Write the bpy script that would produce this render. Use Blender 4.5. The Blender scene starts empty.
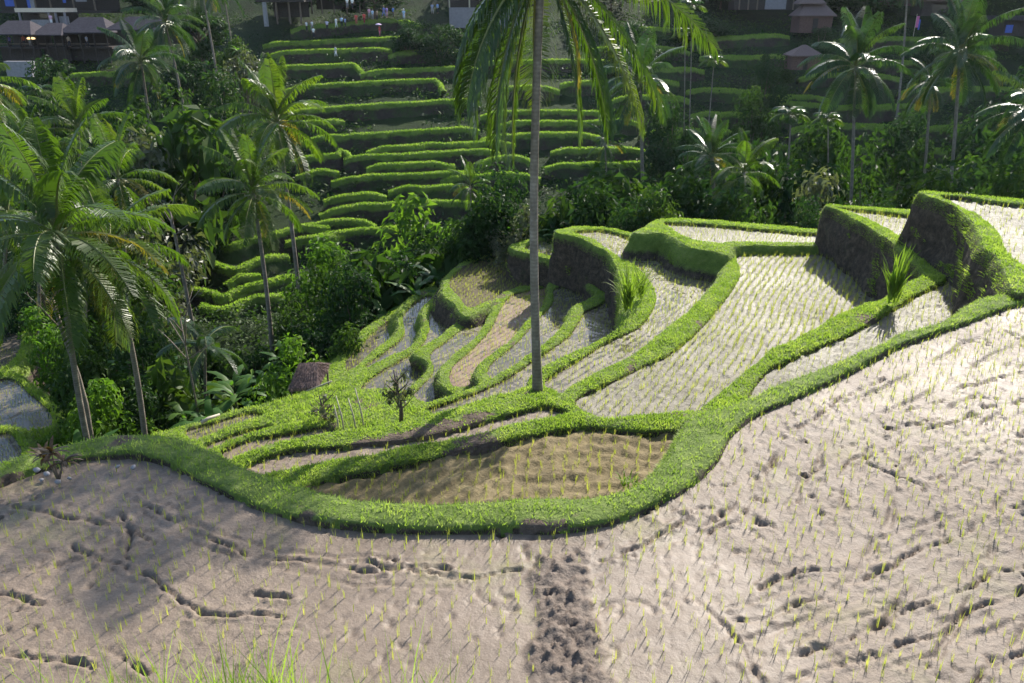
import bpy, math, random
import numpy as np
from mathutils import Vector, Matrix, geometry as mgeo

random.seed(7)
RNG = np.random.default_rng(11)
sc = bpy.context.scene
COL = sc.collection
rad = math.radians

# ------------------------------------------------------------------ camera
FPX, PITCH, CZ = 800.0, rad(22.8), 30.0
CP, SP = math.cos(PITCH), math.sin(PITCH)


def ray(px, py):
    x = (px - 512.0) / FPX
    y = (341.5 - py) / FPX
    return Vector((x, CP + y * SP, -SP + y * CP))


def on_level(px, py, h):
    d = ray(px, py)
    t = h / -d.z
    return Vector((d.x * t, d.y * t, CZ - h))


def at_dist(px, py, Y):
    d = ray(px, py)
    t = Y / d.y
    return Vector((d.x * t, Y, CZ + d.z * t))


def depth_of(p):
    return p.y * CP - (p.z - CZ) * SP


cam_d = bpy.data.cameras.new('camera')
cam = bpy.data.objects.new('camera', cam_d)
COL.objects.link(cam)
cam.location = (0, 0, CZ)
cam.rotation_euler = (rad(90) - PITCH, 0, 0)
cam_d.sensor_width = 36
cam_d.lens = FPX / 1024 * 36
cam_d.clip_start = 0.1
cam_d.clip_end = 3000
sc.camera = cam

# ------------------------------------------------------------------ light
SUN_EL, SUN_AZ = rad(34), rad(29)
sun_dir = Vector((math.sin(SUN_AZ) * math.cos(SUN_EL), math.cos(SUN_AZ) * math.cos(SUN_EL), math.sin(SUN_EL)))
sd = bpy.data.lights.new('sun', 'SUN')
sd.energy = 5.0
sd.angle = rad(0.5)
sd.color = (1.0, 0.94, 0.84)
so = bpy.data.objects.new('sun', sd)
COL.objects.link(so)
so.rotation_euler = sun_dir.to_track_quat('Z', 'Y').to_euler()
so.location = (20, 20, 80)
w = bpy.data.worlds.new('World')
sc.world = w
w.use_nodes = True
nt = w.node_tree
bg = nt.nodes['Background']
sky = nt.nodes.new('ShaderNodeTexSky')
sky.sky_type = 'NISHITA'
sky.sun_disc = False
sky.sun_elevation = SUN_EL
sky.sun_rotation = SUN_AZ
nt.links.new(sky.outputs[0], bg.inputs[0])
bg.inputs[1].default_value = 0.15
sc.view_settings.view_transform = 'Standard'
sc.view_settings.look = 'None'
sc.view_settings.exposure = 0.95
sc.view_settings.gamma = 1
sc.cycles.max_bounces = 6
sc.cycles.transparent_max_bounces = 8
sc.cycles.use_denoising = True


# ------------------------------------------------------------------ materials
class NT:
    def __init__(s, name):
        s.m = bpy.data.materials.new(name)
        s.m.use_nodes = True
        s.t = s.m.node_tree
        s.p = s.t.nodes['Principled BSDF']
        s.out = s.t.nodes['Material Output']

    def n(s, typ, **kw):
        x = s.t.nodes.new('ShaderNode' + typ)
        for k, v in kw.items():
            if hasattr(x, k) and k not in ('inputs',):
                setattr(x, k, v)
        return x

    def l(s, a, b):
        s.t.links.new(a, b)

    def pos(s):
        g = s.n('NewGeometry')
        return g.outputs['Position']

    def objpos(s):
        g = s.n('TexCoord')
        return g.outputs['Object']

    def noise(s, scale, detail=4, rough=0.6, vec=None):
        x = s.n('TexNoise')
        x.inputs['Scale'].default_value = scale
        x.inputs['Detail'].default_value = detail
        x.inputs['Roughness'].default_value = rough
        s.l(vec if vec is not None else s.pos(), x.inputs['Vector'])
        return x.outputs['Fac']

    def ramp(s, fac, stops):
        x = s.n('ValToRGB')
        e = x.color_ramp.elements
        while len(e) < len(stops):
            e.new(0.5)
        for i, (p, c) in enumerate(stops):
            e[i].position = p
            e[i].color = (*c, 1) if len(c) == 3 else c
        s.l(fac, x.inputs[0])
        return x.outputs[0]

    def mix(s, fac, a, b, blend='MIX'):
        x = s.n('Mix')
        x.data_type = 'RGBA'
        x.blend_type = blend
        for i, v in ((0, fac), (6, a), (7, b)):
            if hasattr(v, 'links'):
                s.l(v, x.inputs[i])
            elif i == 0:
                x.inputs[0].default_value = v
            else:
                x.inputs[i].default_value = (*v, 1)
        return x.outputs[2]

    def math(s, op, a, b=0.0, clamp=False):
        x = s.n('Math')
        x.operation = op
        x.use_clamp = clamp
        for i, v in ((0, a), (1, b)):
            if hasattr(v, 'links'):
                s.l(v, x.inputs[i])
            else:
                x.inputs[i].default_value = v
        return x.outputs[0]

    def attr(s, name):
        x = s.n('Attribute')
        x.attribute_name = name
        return x.outputs['Fac']

    def bump(s, h, strength=0.5, dist=0.02):
        x = s.n('Bump')
        x.inputs['Strength'].default_value = strength
        x.inputs['Distance'].default_value = dist
        s.l(h, x.inputs['Height'])
        s.l(x.outputs[0], s.p.inputs['Normal'])
        return x

    def set(s, **kw):
        for k, v in kw.items():
            i = s.p.inputs[k.replace('_', ' ')]
            if hasattr(v, 'links'):
                s.l(v, i)
            elif isinstance(v, tuple):
                i.default_value = (*v, 1)
            else:
                i.default_value = v


def leaf_material(name, stops, trans=0.45, rough=0.42, scale=1.2, tcol=None, spec=0.5, rnd=0.5):
    a = NT(name)
    oi = a.n('ObjectInfo')
    f = a.math('ADD', a.math('MULTIPLY', a.noise(scale, 3), 1.0 - rnd * 0.5), a.math('MULTIPLY', oi.outputs['Random'], rnd * 0.5))
    c = a.ramp(f, stops)
    a.set(Base_Color=c, Roughness=rough, Specular_IOR_Level=spec)
    tr = a.n('BsdfTranslucent')
    tc = a.mix(1.0, c, tcol or (1.35, 1.55, 0.55), 'MULTIPLY')
    a.l(tc, tr.inputs[0])
    mx = a.n('MixShader')
    mx.inputs[0].default_value = trans
    a.l(a.p.outputs[0], mx.inputs[1])
    a.l(tr.outputs[0], mx.inputs[2])
    a.l(mx.outputs[0], a.out.inputs[0])
    return a.m


def plain(name, col, rough=0.7, var=0.25, scale=6.0, metallic=0, spec=0.3):
    a = NT(name)
    c = a.ramp(a.noise(scale, 5), [(0.25, tuple(x * (1 - var) for x in col)), (0.75, tuple(min(1, x * (1 + var)) for x in col))])
    a.set(Base_Color=c, Roughness=rough, Metallic=metallic, Specular_IOR_Level=spec)
    return a.m


def mud_material(name, dark, light, rough=(0.32, 0.62), spec=0.4, wetk=0.3, bumps=0.8):
    a = NT(name)
    f1 = a.noise(0.9, 6, 0.65)
    f2 = a.noise(14, 5, 0.7)
    f = a.math('ADD', a.math('MULTIPLY', f1, 0.55), a.math('MULTIPLY', f2, 0.45))
    c = a.ramp(f, [(0.30, dark), (0.52, tuple((x + y) / 2 for x, y in zip(dark, light))), (0.72, light)])
    clod = a.attr('clod')
    cc = a.ramp(a.noise(22, 5, 0.7), [(0.3, (0.062, 0.044, 0.033)), (0.7, (0.17, 0.125, 0.095))])
    c = a.mix(clod, c, cc)
    # thin film of algae and cut stubble
    alg = a.ramp(a.noise(0.7, 5, 0.7), [(0.56, (0, 0, 0)), (0.74, (0.5, 0.5, 0.5))])
    c = a.mix(a.math('MULTIPLY', alg, a.math('SUBTRACT', 1.0, clod)), c, (0.20, 0.19, 0.075))
    wet = a.attr('wet')
    r = a.math('SUBTRACT', a.math('ADD', rough[0], a.math('MULTIPLY', a.noise(5, 5, 0.7), (rough[1] - rough[0]) * 1.3)), a.math('MULTIPLY', wet, 0.09))
    a.set(Base_Color=c, Roughness=r, Specular_IOR_Level=spec)
    a.bump(a.math('MULTIPLY', a.math('ADD', a.noise(30, 6, 0.7), a.math('MULTIPLY', a.noise(8, 4), 1.5)), a.math('SUBTRACT', 1.0, a.math('MULTIPLY', wet, wetk))), bumps, 0.03)
    return a.m


def bank_material():
    a = NT('grass and soil bank')
    drop = a.attr('drop')
    lip = a.attr('lip')
    n = a.noise(2.2, 5, 0.7)
    g = a.ramp(a.noise(3.5, 6, 0.7), [(0.28, (0.12, 0.185, 0.038)), (0.55, (0.22, 0.30, 0.066)), (0.78, (0.34, 0.37, 0.14))])
    s = a.ramp(a.noise(4.5, 7, 0.75), [(0.3, (0.034, 0.025, 0.018)), (0.52, (0.105, 0.080, 0.060)), (0.72, (0.24, 0.18, 0.128))])
    weeds = a.ramp(a.noise(1.1, 6, 0.75), [(0.58, (0, 0, 0)), (0.72, (1, 1, 1))])
    s = a.mix(a.math('MULTIPLY', weeds, 0.7), s, (0.060, 0.088, 0.024))
    t = a.math('ADD', a.math('SUBTRACT', drop, lip), a.math('MULTIPLY', a.math('SUBTRACT', n, 0.5), 0.7))
    k = a.math('MULTIPLY', t, 6.0, True)
    bare = a.attr('bare')
    dirt = a.ramp(a.noise(7, 6, 0.7), [(0.3, (0.11, 0.080, 0.058)), (0.7, (0.25, 0.19, 0.145))])
    c = a.mix(k, g, s)
    bf = a.math('MULTIPLY', a.math('SUBTRACT', a.math('ADD', bare, a.math('MULTIPLY', a.noise(3.0, 4), 0.6)), 0.62), 6.0, True)
    c = a.mix(bf, c, dirt)
    a.set(Base_Color=c, Roughness=0.85, Specular_IOR_Level=0.2)
    a.bump(a.math('ADD', a.noise(18, 6, 0.75), a.math('MULTIPLY', a.noise(3.5, 6, 0.7), 2.6)), 1.0, 0.12)
    return a.m


M = {}
M['bank'] = bank_material()
M['mudA'] = mud_material('grey brown mud', (0.118, 0.086, 0.062), (0.240, 0.184, 0.138), (0.42, 0.71), 0.29, 0.62, 0.6)
M['mudO'] = mud_material('ochre mud', (0.108, 0.080, 0.036), (0.245, 0.188, 0.090), (0.6, 0.9), 0.2)
M['mudT'] = mud_material('olive brown mud darkened for shade', (0.055, 0.043, 0.021), (0.125, 0.096, 0.047), (0.6, 0.9), 0.2)  # shade over the triangular paddy is put into this darker mud colour
M['mudM'] = mud_material('pale grey mud', (0.090, 0.076, 0.050), (0.205, 0.180, 0.122), (0.46, 0.76), 0.32)
M['mudN'] = mud_material('wet dark mud', (0.080, 0.066, 0.044), (0.19, 0.155, 0.11), (0.35, 0.7), 0.28)
M['mudR'] = mud_material('reddish wet mud', (0.13, 0.075, 0.042), (0.25, 0.165, 0.11), (0.4, 0.75), 0.28)
a = NT('shallow paddy water')
a.set(Base_Color=a.ramp(a.noise(0.8, 4), [(0.3, (0.07, 0.062, 0.05)), (0.7, (0.13, 0.11, 0.085))]), Roughness=0.10, Specular_IOR_Level=0.2)
a.bump(a.noise(9, 3), 0.08, 0.02)
M['water'] = a.m
M['grass'] = leaf_material('dike grass', [(0.25, (0.14, 0.215, 0.040)), (0.5, (0.245, 0.33, 0.072)), (0.72, (0.36, 0.41, 0.14)), (0.85, (0.43, 0.39, 0.20))], 0.5, 0.6, 2.5, (1.35, 1.5, 0.6), 0.2, 0.0)
M['hillgrass'] = leaf_material('terrace grass', [(0.25, (0.115, 0.19, 0.036)), (0.5, (0.20, 0.29, 0.06)), (0.78, (0.31, 0.36, 0.11))], 0.62, 0.7, 0.5, (1.3, 1.5, 0.6), 0.2, 0.0)
M['seedling'] = leaf_material('rice seedling', [(0.3, (0.27, 0.30, 0.07)), (0.7, (0.45, 0.43, 0.15))], 0.55, 0.6, 3, (1.3, 1.4, 0.5), 0.3)
M['palm'] = leaf_material('palm leaflets', [(0.25, (0.040, 0.078, 0.014)), (0.5, (0.072, 0.118, 0.021)), (0.8, (0.14, 0.17, 0.034))], 0.5, 0.42, 0.9, (1.5, 1.75, 0.4), 0.6)
M['palmmain'] = leaf_material('tall palm leaflets', [(0.25, (0.026, 0.056, 0.012)), (0.5, (0.050, 0.088, 0.017)), (0.8, (0.11, 0.13, 0.028))], 0.45, 0.32, 0.9, (1.4, 1.6, 0.4), 0.65)
M['palmdark'] = leaf_material('palm leaflets dark', [(0.25, (0.022, 0.05, 0.018)), (0.5, (0.036, 0.075, 0.024)), (0.8, (0.07, 0.10, 0.03))], 0.4, 0.33, 0.9, (1.4, 1.6, 0.5), 0.6)
M['palmyellow'] = leaf_material('yellowing palm leaflets', [(0.25, (0.12, 0.12, 0.02)), (0.6, (0.24, 0.20, 0.03)), (0.8, (0.30, 0.22, 0.05))], 0.45, 0.4, 0.9, (1.3, 1.3, 0.5))
M['rachis'] = plain('palm leaf stalk', (0.16, 0.17, 0.06), 0.45, 0.3)
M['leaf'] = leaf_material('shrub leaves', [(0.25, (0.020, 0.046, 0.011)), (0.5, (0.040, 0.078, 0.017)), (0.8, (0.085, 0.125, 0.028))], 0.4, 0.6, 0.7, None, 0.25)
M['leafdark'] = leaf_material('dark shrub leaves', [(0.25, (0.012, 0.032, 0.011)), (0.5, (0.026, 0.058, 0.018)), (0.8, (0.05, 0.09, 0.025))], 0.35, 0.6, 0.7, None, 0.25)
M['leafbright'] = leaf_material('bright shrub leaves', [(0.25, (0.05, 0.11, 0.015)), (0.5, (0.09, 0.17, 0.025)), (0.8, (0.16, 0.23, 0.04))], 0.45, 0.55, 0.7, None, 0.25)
M['leafgrey'] = leaf_material('grey green leaves', [(0.25, (0.055, 0.065, 0.038)), (0.5, (0.10, 0.11, 0.065)), (0.8, (0.17, 0.17, 0.11))], 0.35, 0.5, 0.9)
M['leafred'] = leaf_material('red leaves', [(0.25, (0.07, 0.035, 0.02)), (0.8, (0.15, 0.10, 0.035))], 0.35, 0.5, 2)
M['banana'] = leaf_material('banana leaves', [(0.25, (0.030, 0.085, 0.016)), (0.5, (0.06, 0.14, 0.025)), (0.8, (0.12, 0.20, 0.04))], 0.5, 0.5, 2.2, None, 0.3)
a = NT('palm bark')
wv = a.n('TexWave')
wv.bands_direction = 'Z'
wv.inputs['Scale'].default_value = 3.4
wv.inputs['Distortion'].default_value = 3.5
wv.inputs['Detail'].default_value = 3
a.l(a.objpos(), wv.inputs['Vector'])
bk = a.ramp(a.math('ADD', a.math('MULTIPLY', wv.outputs['Fac'], 0.10), a.math('MULTIPLY', a.noise(4, 6, 0.7), 0.95)), [(0.25, (0.10, 0.082, 0.066)), (0.55, (0.21, 0.175, 0.14)), (0.8, (0.36, 0.31, 0.26))])
a.set(Base_Color=bk, Roughness=0.8, Specular_IOR_Level=0.25)
a.bump(a.math('ADD', a.math('MULTIPLY', wv.outputs['Fac'], 0.3), a.noise(20, 5)), 0.4, 0.02)
M['bark'] = a.m
M['wood'] = plain('weathered wood', (0.14, 0.105, 0.08), 0.8, 0.4, 9)
M['pale'] = plain('pale bamboo', (0.42, 0.37, 0.28), 0.6, 0.25, 7)
M['stem'] = plain('green brown stem', (0.10, 0.11, 0.05), 0.7, 0.4, 5)
M['thatch'] = plain('grey thatch', (0.115, 0.088, 0.082), 0.95, 0.45, 12)
M['thatchred'] = plain('reddish thatch', (0.15, 0.105, 0.095), 0.95, 0.45, 14)
M['tiles'] = plain('grey roof sheets', (0.062, 0.055, 0.062), 0.95, 0.35, 3, 0, 0.1)
M['brick'] = plain('red brown brick', (0.12, 0.070, 0.058), 0.9, 0.35, 7)
M['concrete'] = plain('grey concrete', (0.25, 0.24, 0.25), 0.9, 0.2, 3)
M['whitewall'] = plain('pale plaster', (0.22, 0.205, 0.225), 0.85, 0.12, 3)
M['canopy'] = plain('cream awning', (0.62, 0.53, 0.42), 0.8, 0.12, 3)
M['bluetarp'] = plain('blue cloth', (0.06, 0.11, 0.42), 0.7, 0.2, 3)
M['darkwood'] = plain('dark timber', (0.045, 0.036, 0.032), 0.8, 0.4, 6)
M['glass'] = plain('dark window glass', (0.02, 0.024, 0.03), 0.08, 0.2, 2, 0, 0.6)
M['skin'] = plain('skin', (0.36, 0.22, 0.15), 0.6, 0.1)
M['hair'] = plain('dark hair', (0.02, 0.016, 0.013), 0.5, 0.2)
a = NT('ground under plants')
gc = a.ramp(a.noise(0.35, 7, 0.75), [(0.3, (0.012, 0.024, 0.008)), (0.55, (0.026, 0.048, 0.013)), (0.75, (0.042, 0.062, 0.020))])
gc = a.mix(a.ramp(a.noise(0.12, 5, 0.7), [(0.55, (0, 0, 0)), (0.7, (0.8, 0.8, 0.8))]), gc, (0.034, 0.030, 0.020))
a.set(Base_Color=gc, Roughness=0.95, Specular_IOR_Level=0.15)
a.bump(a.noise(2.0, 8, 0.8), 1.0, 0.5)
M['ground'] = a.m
a = NT('hillside terrace')
drop = a.attr('drop')
hg = a.ramp(a.noise(0.9, 6, 0.7), [(0.3, (0.13, 0.20, 0.038)), (0.55, (0.22, 0.30, 0.06)), (0.75, (0.31, 0.36, 0.11))])
hs = a.ramp(a.noise(0.8, 8, 0.75), [(0.3, (0.032, 0.026, 0.021)), (0.6, (0.075, 0.058, 0.045)), (0.85, (0.14, 0.105, 0.078))])
hw = a.ramp(a.noise(0.22, 7, 0.75), [(0.44, (0, 0, 0)), (0.58, (1, 1, 1))])
hs = a.mix(a.math('MULTIPLY', hw, 0.8), hs, (0.055, 0.095, 0.025))
k = a.math('MULTIPLY', a.math('ADD', a.math('SUBTRACT', drop, 0.30), a.math('MULTIPLY', a.math('SUBTRACT', a.noise(0.7, 5), 0.5), 1.2)), 3.0, True)
a.set(Base_Color=a.mix(k, hg, hs), Roughness=0.9, Specular_IOR_Level=0.15)
a.bump(a.noise(3.0, 7, 0.8), 1.0, 0.3)
M['hill'] = a.m


# ------------------------------------------------------------------ mesh helpers
def mk_mesh(name, verts, faces, mats, attrs=None, smooth=False, midx=None):
    """faces: list, or (N,3)/(N,4) int array"""
    me = bpy.data.meshes.new(name)
    verts = np.asarray(verts, dtype=np.float64).reshape(-1, 3)
    if isinstance(faces, np.ndarray):
        n, k = faces.shape
        me.vertices.add(len(verts))
        me.vertices.foreach_set('co', verts.astype(np.float32).ravel())
        me.loops.add(n * k)
        me.loops.foreach_set('vertex_index', faces.astype(np.int32).ravel())
        me.polygons.add(n)
        me.polygons.foreach_set('loop_start', np.arange(n, dtype=np.int32) * k)
        me.polygons.foreach_set('loop_total', np.full(n, k, dtype=np.int32))
        me.update(calc_edges=True)
        me.validate()
    else:
        me.from_pydata([tuple(v) for v in verts], [], [tuple(f) for f in faces])
        me.update()
    for m in mats if isinstance(mats, (list, tuple)) else [mats]:
        me.materials.append(m)
    if midx is not None:
        me.polygons.foreach_set('material_index', np.asarray(midx, dtype=np.int32))
    for k_, v_ in (attrs or {}).items():
        at = me.attributes.new(k_, 'FLOAT', 'POINT')
        at.data.foreach_set('value', np.asarray(v_, dtype=np.float32))
    if smooth:
        me.polygons.foreach_set('use_smooth', np.ones(len(me.polygons), dtype=bool))
    me.update()
    return me


def link(name, me, parent=None, loc=None, rot=None, scale=None):
    o = bpy.data.objects.new(name, me)
    COL.objects.link(o)
    if parent is not None:
        o.parent = parent
    if loc is not None:
        o.location = loc
    if rot is not None:
        o.rotation_euler = rot
    if scale is not None:
        o.scale = scale if isinstance(scale, (tuple, list)) else (scale,) * 3
    return o


def tag(o, label, cat, group=None):
    o['label'] = label
    o['category'] = cat
    if group:
        o['group'] = group
    return o


def structure(name, me):
    o = link(name, me)
    o['kind'] = 'structure'
    return o


def stuff(name, me, parent=None):
    o = link(name, me, parent)
    o['kind'] = 'stuff'
    return o


class MB:
    """collects shapes into one mesh"""
    def __init__(s):
        s.v, s.f, s.mi = [], [], []

    def add(s, v, f, mi=0):
        b = len(s.v)
        s.v += [tuple(x) for x in v]
        s.f += [tuple(i + b for i in q) for q in f]
        s.mi += [mi] * len(f)

    def box(s, cx, cy, cz, sx, sy, sz, mi=0, rot=0.0, taper=1.0):
        hx, hy, hz = sx / 2, sy / 2, sz / 2
        v = []
        for z, k in ((-hz, 1), (hz, taper)):
            for x, y in ((-hx, -hy), (hx, -hy), (hx, hy), (-hx, hy)):
                x, y = x * k, y * k
                v.append((cx + x * math.cos(rot) - y * math.sin(rot), cy + x * math.sin(rot) + y * math.cos(rot), cz + z))
        s.add(v, [(3, 2, 1, 0), (4, 5, 6, 7), (0, 1, 5, 4), (1, 2, 6, 5), (2, 3, 7, 6), (3, 0, 4, 7)], mi)

    def tube(s, pts, radii, n=8, mi=0, cap=True):
        pts = [Vector(p) for p in pts]
        v, f = [], []
        up = Vector((0.01, 0.02, 1))
        for i, p in enumerate(pts):
            t = (pts[min(i + 1, len(pts) - 1)] - pts[max(i - 1, 0)]).normalized()
            a_ = t.cross(Vector((1, 0.03, 0.02)) if abs(t.x) < 0.9 else Vector((0, 1, 0))).normalized()
            b_ = t.cross(a_)
            r = radii[i] if isinstance(radii, (list, tuple)) else radii
            for k in range(n):
                an = 2 * math.pi * k / n
                v.append(p + a_ * (r * math.cos(an)) + b_ * (r * math.sin(an)))
        for i in range(len(pts) - 1):
            for k in range(n):
                f.append((i * n + k, i * n + (k + 1) % n, (i + 1) * n + (k + 1) % n, (i + 1) * n + k))
        if cap:
            f.append(tuple(range(n - 1, -1, -1)))
            f.append(tuple((len(pts) - 1) * n + k for k in range(n)))
        s.add(v, f, mi)

    def mesh(s, name, mats, smooth=False):
        return mk_mesh(name, s.v, s.f, mats, None, smooth, s.mi)


def hash2(ix, iy, seed):
    n = (ix.astype(np.int64) * 374761393 + iy.astype(np.int64) * 668265263 + seed * 974634777) & 0x7fffffff
    n = ((n ^ (n >> 13)) * 1274126177) & 0x7fffffff
    n = n ^ (n >> 16)
    return (n & 0xffff) / 65535.0


def vnoise(x, y, seed=0):
    ix, iy = np.floor(x), np.floor(y)
    fx, fy = x - ix, y - iy
    fx, fy = fx * fx * (3 - 2 * fx), fy * fy * (3 - 2 * fy)
    a_, b_ = hash2(ix, iy, seed), hash2(ix + 1, iy, seed)
    c_, d_ = hash2(ix, iy + 1, seed), hash2(ix + 1, iy + 1, seed)
    return (a_ * (1 - fx) + b_ * fx) * (1 - fy) + (c_ * (1 - fx) + d_ * fx) * fy


def fbm(x, y, f, oct=4, seed=0):
    s_, a_, t = 0.0, 1.0, 0.0
    for i in range(oct):
        s_ = s_ + a_ * vnoise(x * f + 17.3 * i, y * f - 9.1 * i, seed + i)
        t += a_
        a_ *= 0.5
        f *= 2.03
    return s_ / t - 0.5


def in_poly(x, y, poly):
    c = np.zeros(x.shape, bool)
    n = len(poly)
    j = n - 1
    for i in range(n):
        xi, yi = poly[i]
        xj, yj = poly[j]
        if yi != yj:
            c ^= ((yi > y) != (yj > y)) & (x < (xj - xi) * (y - yi) / (yj - yi) + xi)
        j = i
    return c


def dist_poly(x, y, pl, closed=True):
    d = np.full(x.shape, 1e9)
    n = len(pl)
    for i in range(n if closed else n - 1):
        ax, ay = pl[i]
        bx, by = pl[(i + 1) % n]
        ex, ey = bx - ax, by - ay
        L = ex * ex + ey * ey
        if L < 1e-12:
            continue
        t = np.clip(((x - ax) * ex + (y - ay) * ey) / L, 0, 1)
        d = np.minimum(d, (x - ax - t * ex) ** 2 + (y - ay - t * ey) ** 2)
    return np.sqrt(d)


def sstep(t):
    t = np.clip(t, 0, 1)
    return t * t * (3 - 2 * t)


def smooth_loop(pts, closed=True, step=0.25):
    """Catmull-Rom through the points, resampled at about STEP metres"""
    pts = [np.array(p[:2], float) for p in pts]
    n = len(pts)
    out = []
    for i in range(n if closed else n - 1):
        g = (lambda k: pts[k % n]) if closed else (lambda k: pts[min(max(k, 0), n - 1)])
        p0, p1, p2, p3 = g(i - 1), g(i), g(i + 1), g(i + 2)
        d01, d12, d23 = [max(np.linalg.norm(q - p) ** 0.5, 1e-3) for p, q in ((p0, p1), (p1, p2), (p2, p3))]
        L = np.linalg.norm(p2 - p1)
        k = max(1, min(400, int(round(L / step))))
        m1 = (p2 - p1) if np.allclose(p0, p1) else ((p1 - p0) / d01 - (p2 - p0) / (d01 + d12) + (p2 - p1) / d12) * d12
        m2 = (p2 - p1) if np.allclose(p2, p3) else ((p2 - p1) / d12 - (p3 - p1) / (d12 + d23) + (p3 - p2) / d23) * d12
        for q in range(k):
            t = q / k
            h00, h10, h01, h11 = 2 * t ** 3 - 3 * t * t + 1, t ** 3 - 2 * t * t + t, -2 * t ** 3 + 3 * t * t, t ** 3 - t * t
            out.append(h00 * p1 + h10 * m1 + h01 * p2 + h11 * m2)
    if not closed:
        out.append(pts[-1])
    return np.array(out)


def area2(p):
    x, y = p[:, 0], p[:, 1]
    return float(np.sum(x * np.roll(y, -1) - np.roll(x, -1) * y))


def tri_sample(v, f, n):
    a_, b_, c_ = v[f[:, 0]], v[f[:, 1]], v[f[:, 2]]
    ar = np.linalg.norm(np.cross(b_ - a_, c_ - a_), axis=1)
    idx = RNG.choice(len(f), n, p=ar / ar.sum())
    u, w_ = RNG.random(n), RNG.random(n)
    fl = u + w_ > 1
    u[fl], w_[fl] = 1 - u[fl], 1 - w_[fl]
    return a_[idx] + (b_ - a_)[idx] * u[:, None] + (c_ - a_)[idx] * w_[:, None], idx


def blades(P, hgt, wid, lean=0.5, outward=None):
    """one bent blade (two triangles + tip) per point"""
    n = len(P)
    az = RNG.random(n) * 2 * np.pi
    side = np.stack([np.cos(az), np.sin(az), np.zeros(n)], 1) * (wid * (0.7 + 0.6 * RNG.random(n)))[:, None]
    h_ = hgt * (0.55 + 0.75 * RNG.random(n))
    la = RNG.random(n) * 2 * np.pi
    ln = lean * (0.3 + RNG.random(n))
    top = np.stack([np.cos(la) * ln, np.sin(la) * ln, np.ones(n)], 1) * h_[:, None]
    if outward is not None:
        top = top + outward * h_[:, None]
    mid = top * 0.5 + np.array([0, 0, 1.0]) * (h_ * 0.08)[:, None]
    V = np.concatenate([P - side, P + side, P + mid + side * 0.7, P + mid - side * 0.7, P + top], 0)
    i = np.arange(n)
    F = np.concatenate([np.stack([i, i + n, i + 2 * n], 1), np.stack([i, i + 2 * n, i + 3 * n], 1), np.stack([i + 3 * n, i + 2 * n, i + 4 * n], 1)], 0)
    return V, F


# ------------------------------------------------------------------ terraces
GRASS_V, GRASS_F, GN = [], [], [0]
SEEDS = []          # (x, y, z)
CTRL = []           # ground control points (x, y, z)


def add_grass(V, F):
    GRASS_V.append(V)
    GRASS_F.append(F + GN[0])
    GN[0] += len(V)


def px_loop(pts, h):
    out = []
    for p in pts:
        if p[0] == 'w':
            out.append((p[1], p[2]))
        else:
            q = on_level(p[0], p[1], h)
            out.append((q.x, q.y))
    return out


A_TRACKS = [
    [(1060, 495), (1010, 510), (951, 535), (906, 558), (869, 578), (840, 586), (810, 597), (728, 621)],
    [(843, 567), (802, 573), (758, 586)],
    [(1040, 584), (965, 611), (936, 630), (899, 648)],
    [(1050, 560), (991, 578), (940, 602), (877, 630), (832, 645), (791, 660)],
    [(980, 415), (921, 430), (851, 465), (821, 486)],
    [(940, 418), (891, 430), (836, 450), (802, 471), (800, 504)],
    [(1060, 418), (1024, 430), (999, 447), (958, 465), (928, 482)],
    [(869, 465), (914, 482), (921, 493)],
    [(943, 517), (899, 535), (876, 541)],
    [(776, 452), (765, 471), (762, 497), (743, 519), (706, 537)],
    [(137, 500), (159, 515), (193, 534), (237, 550), (289, 561), (341, 569), (450, 572)],
    [(74, 541), (100, 560), (148, 578), (181, 602), (207, 613), (289, 621)],
    [(-20, 590), (41, 604)], [(-10, 660), (93, 665)], [(255, 598), (289, 602)], [(107, 648), (144, 674)],
    [(120, 515), (130, 560)], [(600, 560), (640, 545), (690, 520)], [(690, 600), (740, 640), (760, 680)],
    [(1080, 620), (1010, 660), (960, 700)], [(350, 560), (440, 575), (520, 570)], [(20, 505), (90, 520), (150, 545)],
    [(1060, 360), (960, 390), (900, 415)], [(1060, 385), (990, 410), (950, 425)], [(880, 380), (830, 405), (800, 430)],
]
CLOD = [(543, 560), (576, 560), (588, 597), (592, 637), (606, 720), (545, 720), (540, 620), (538, 580)]


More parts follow.
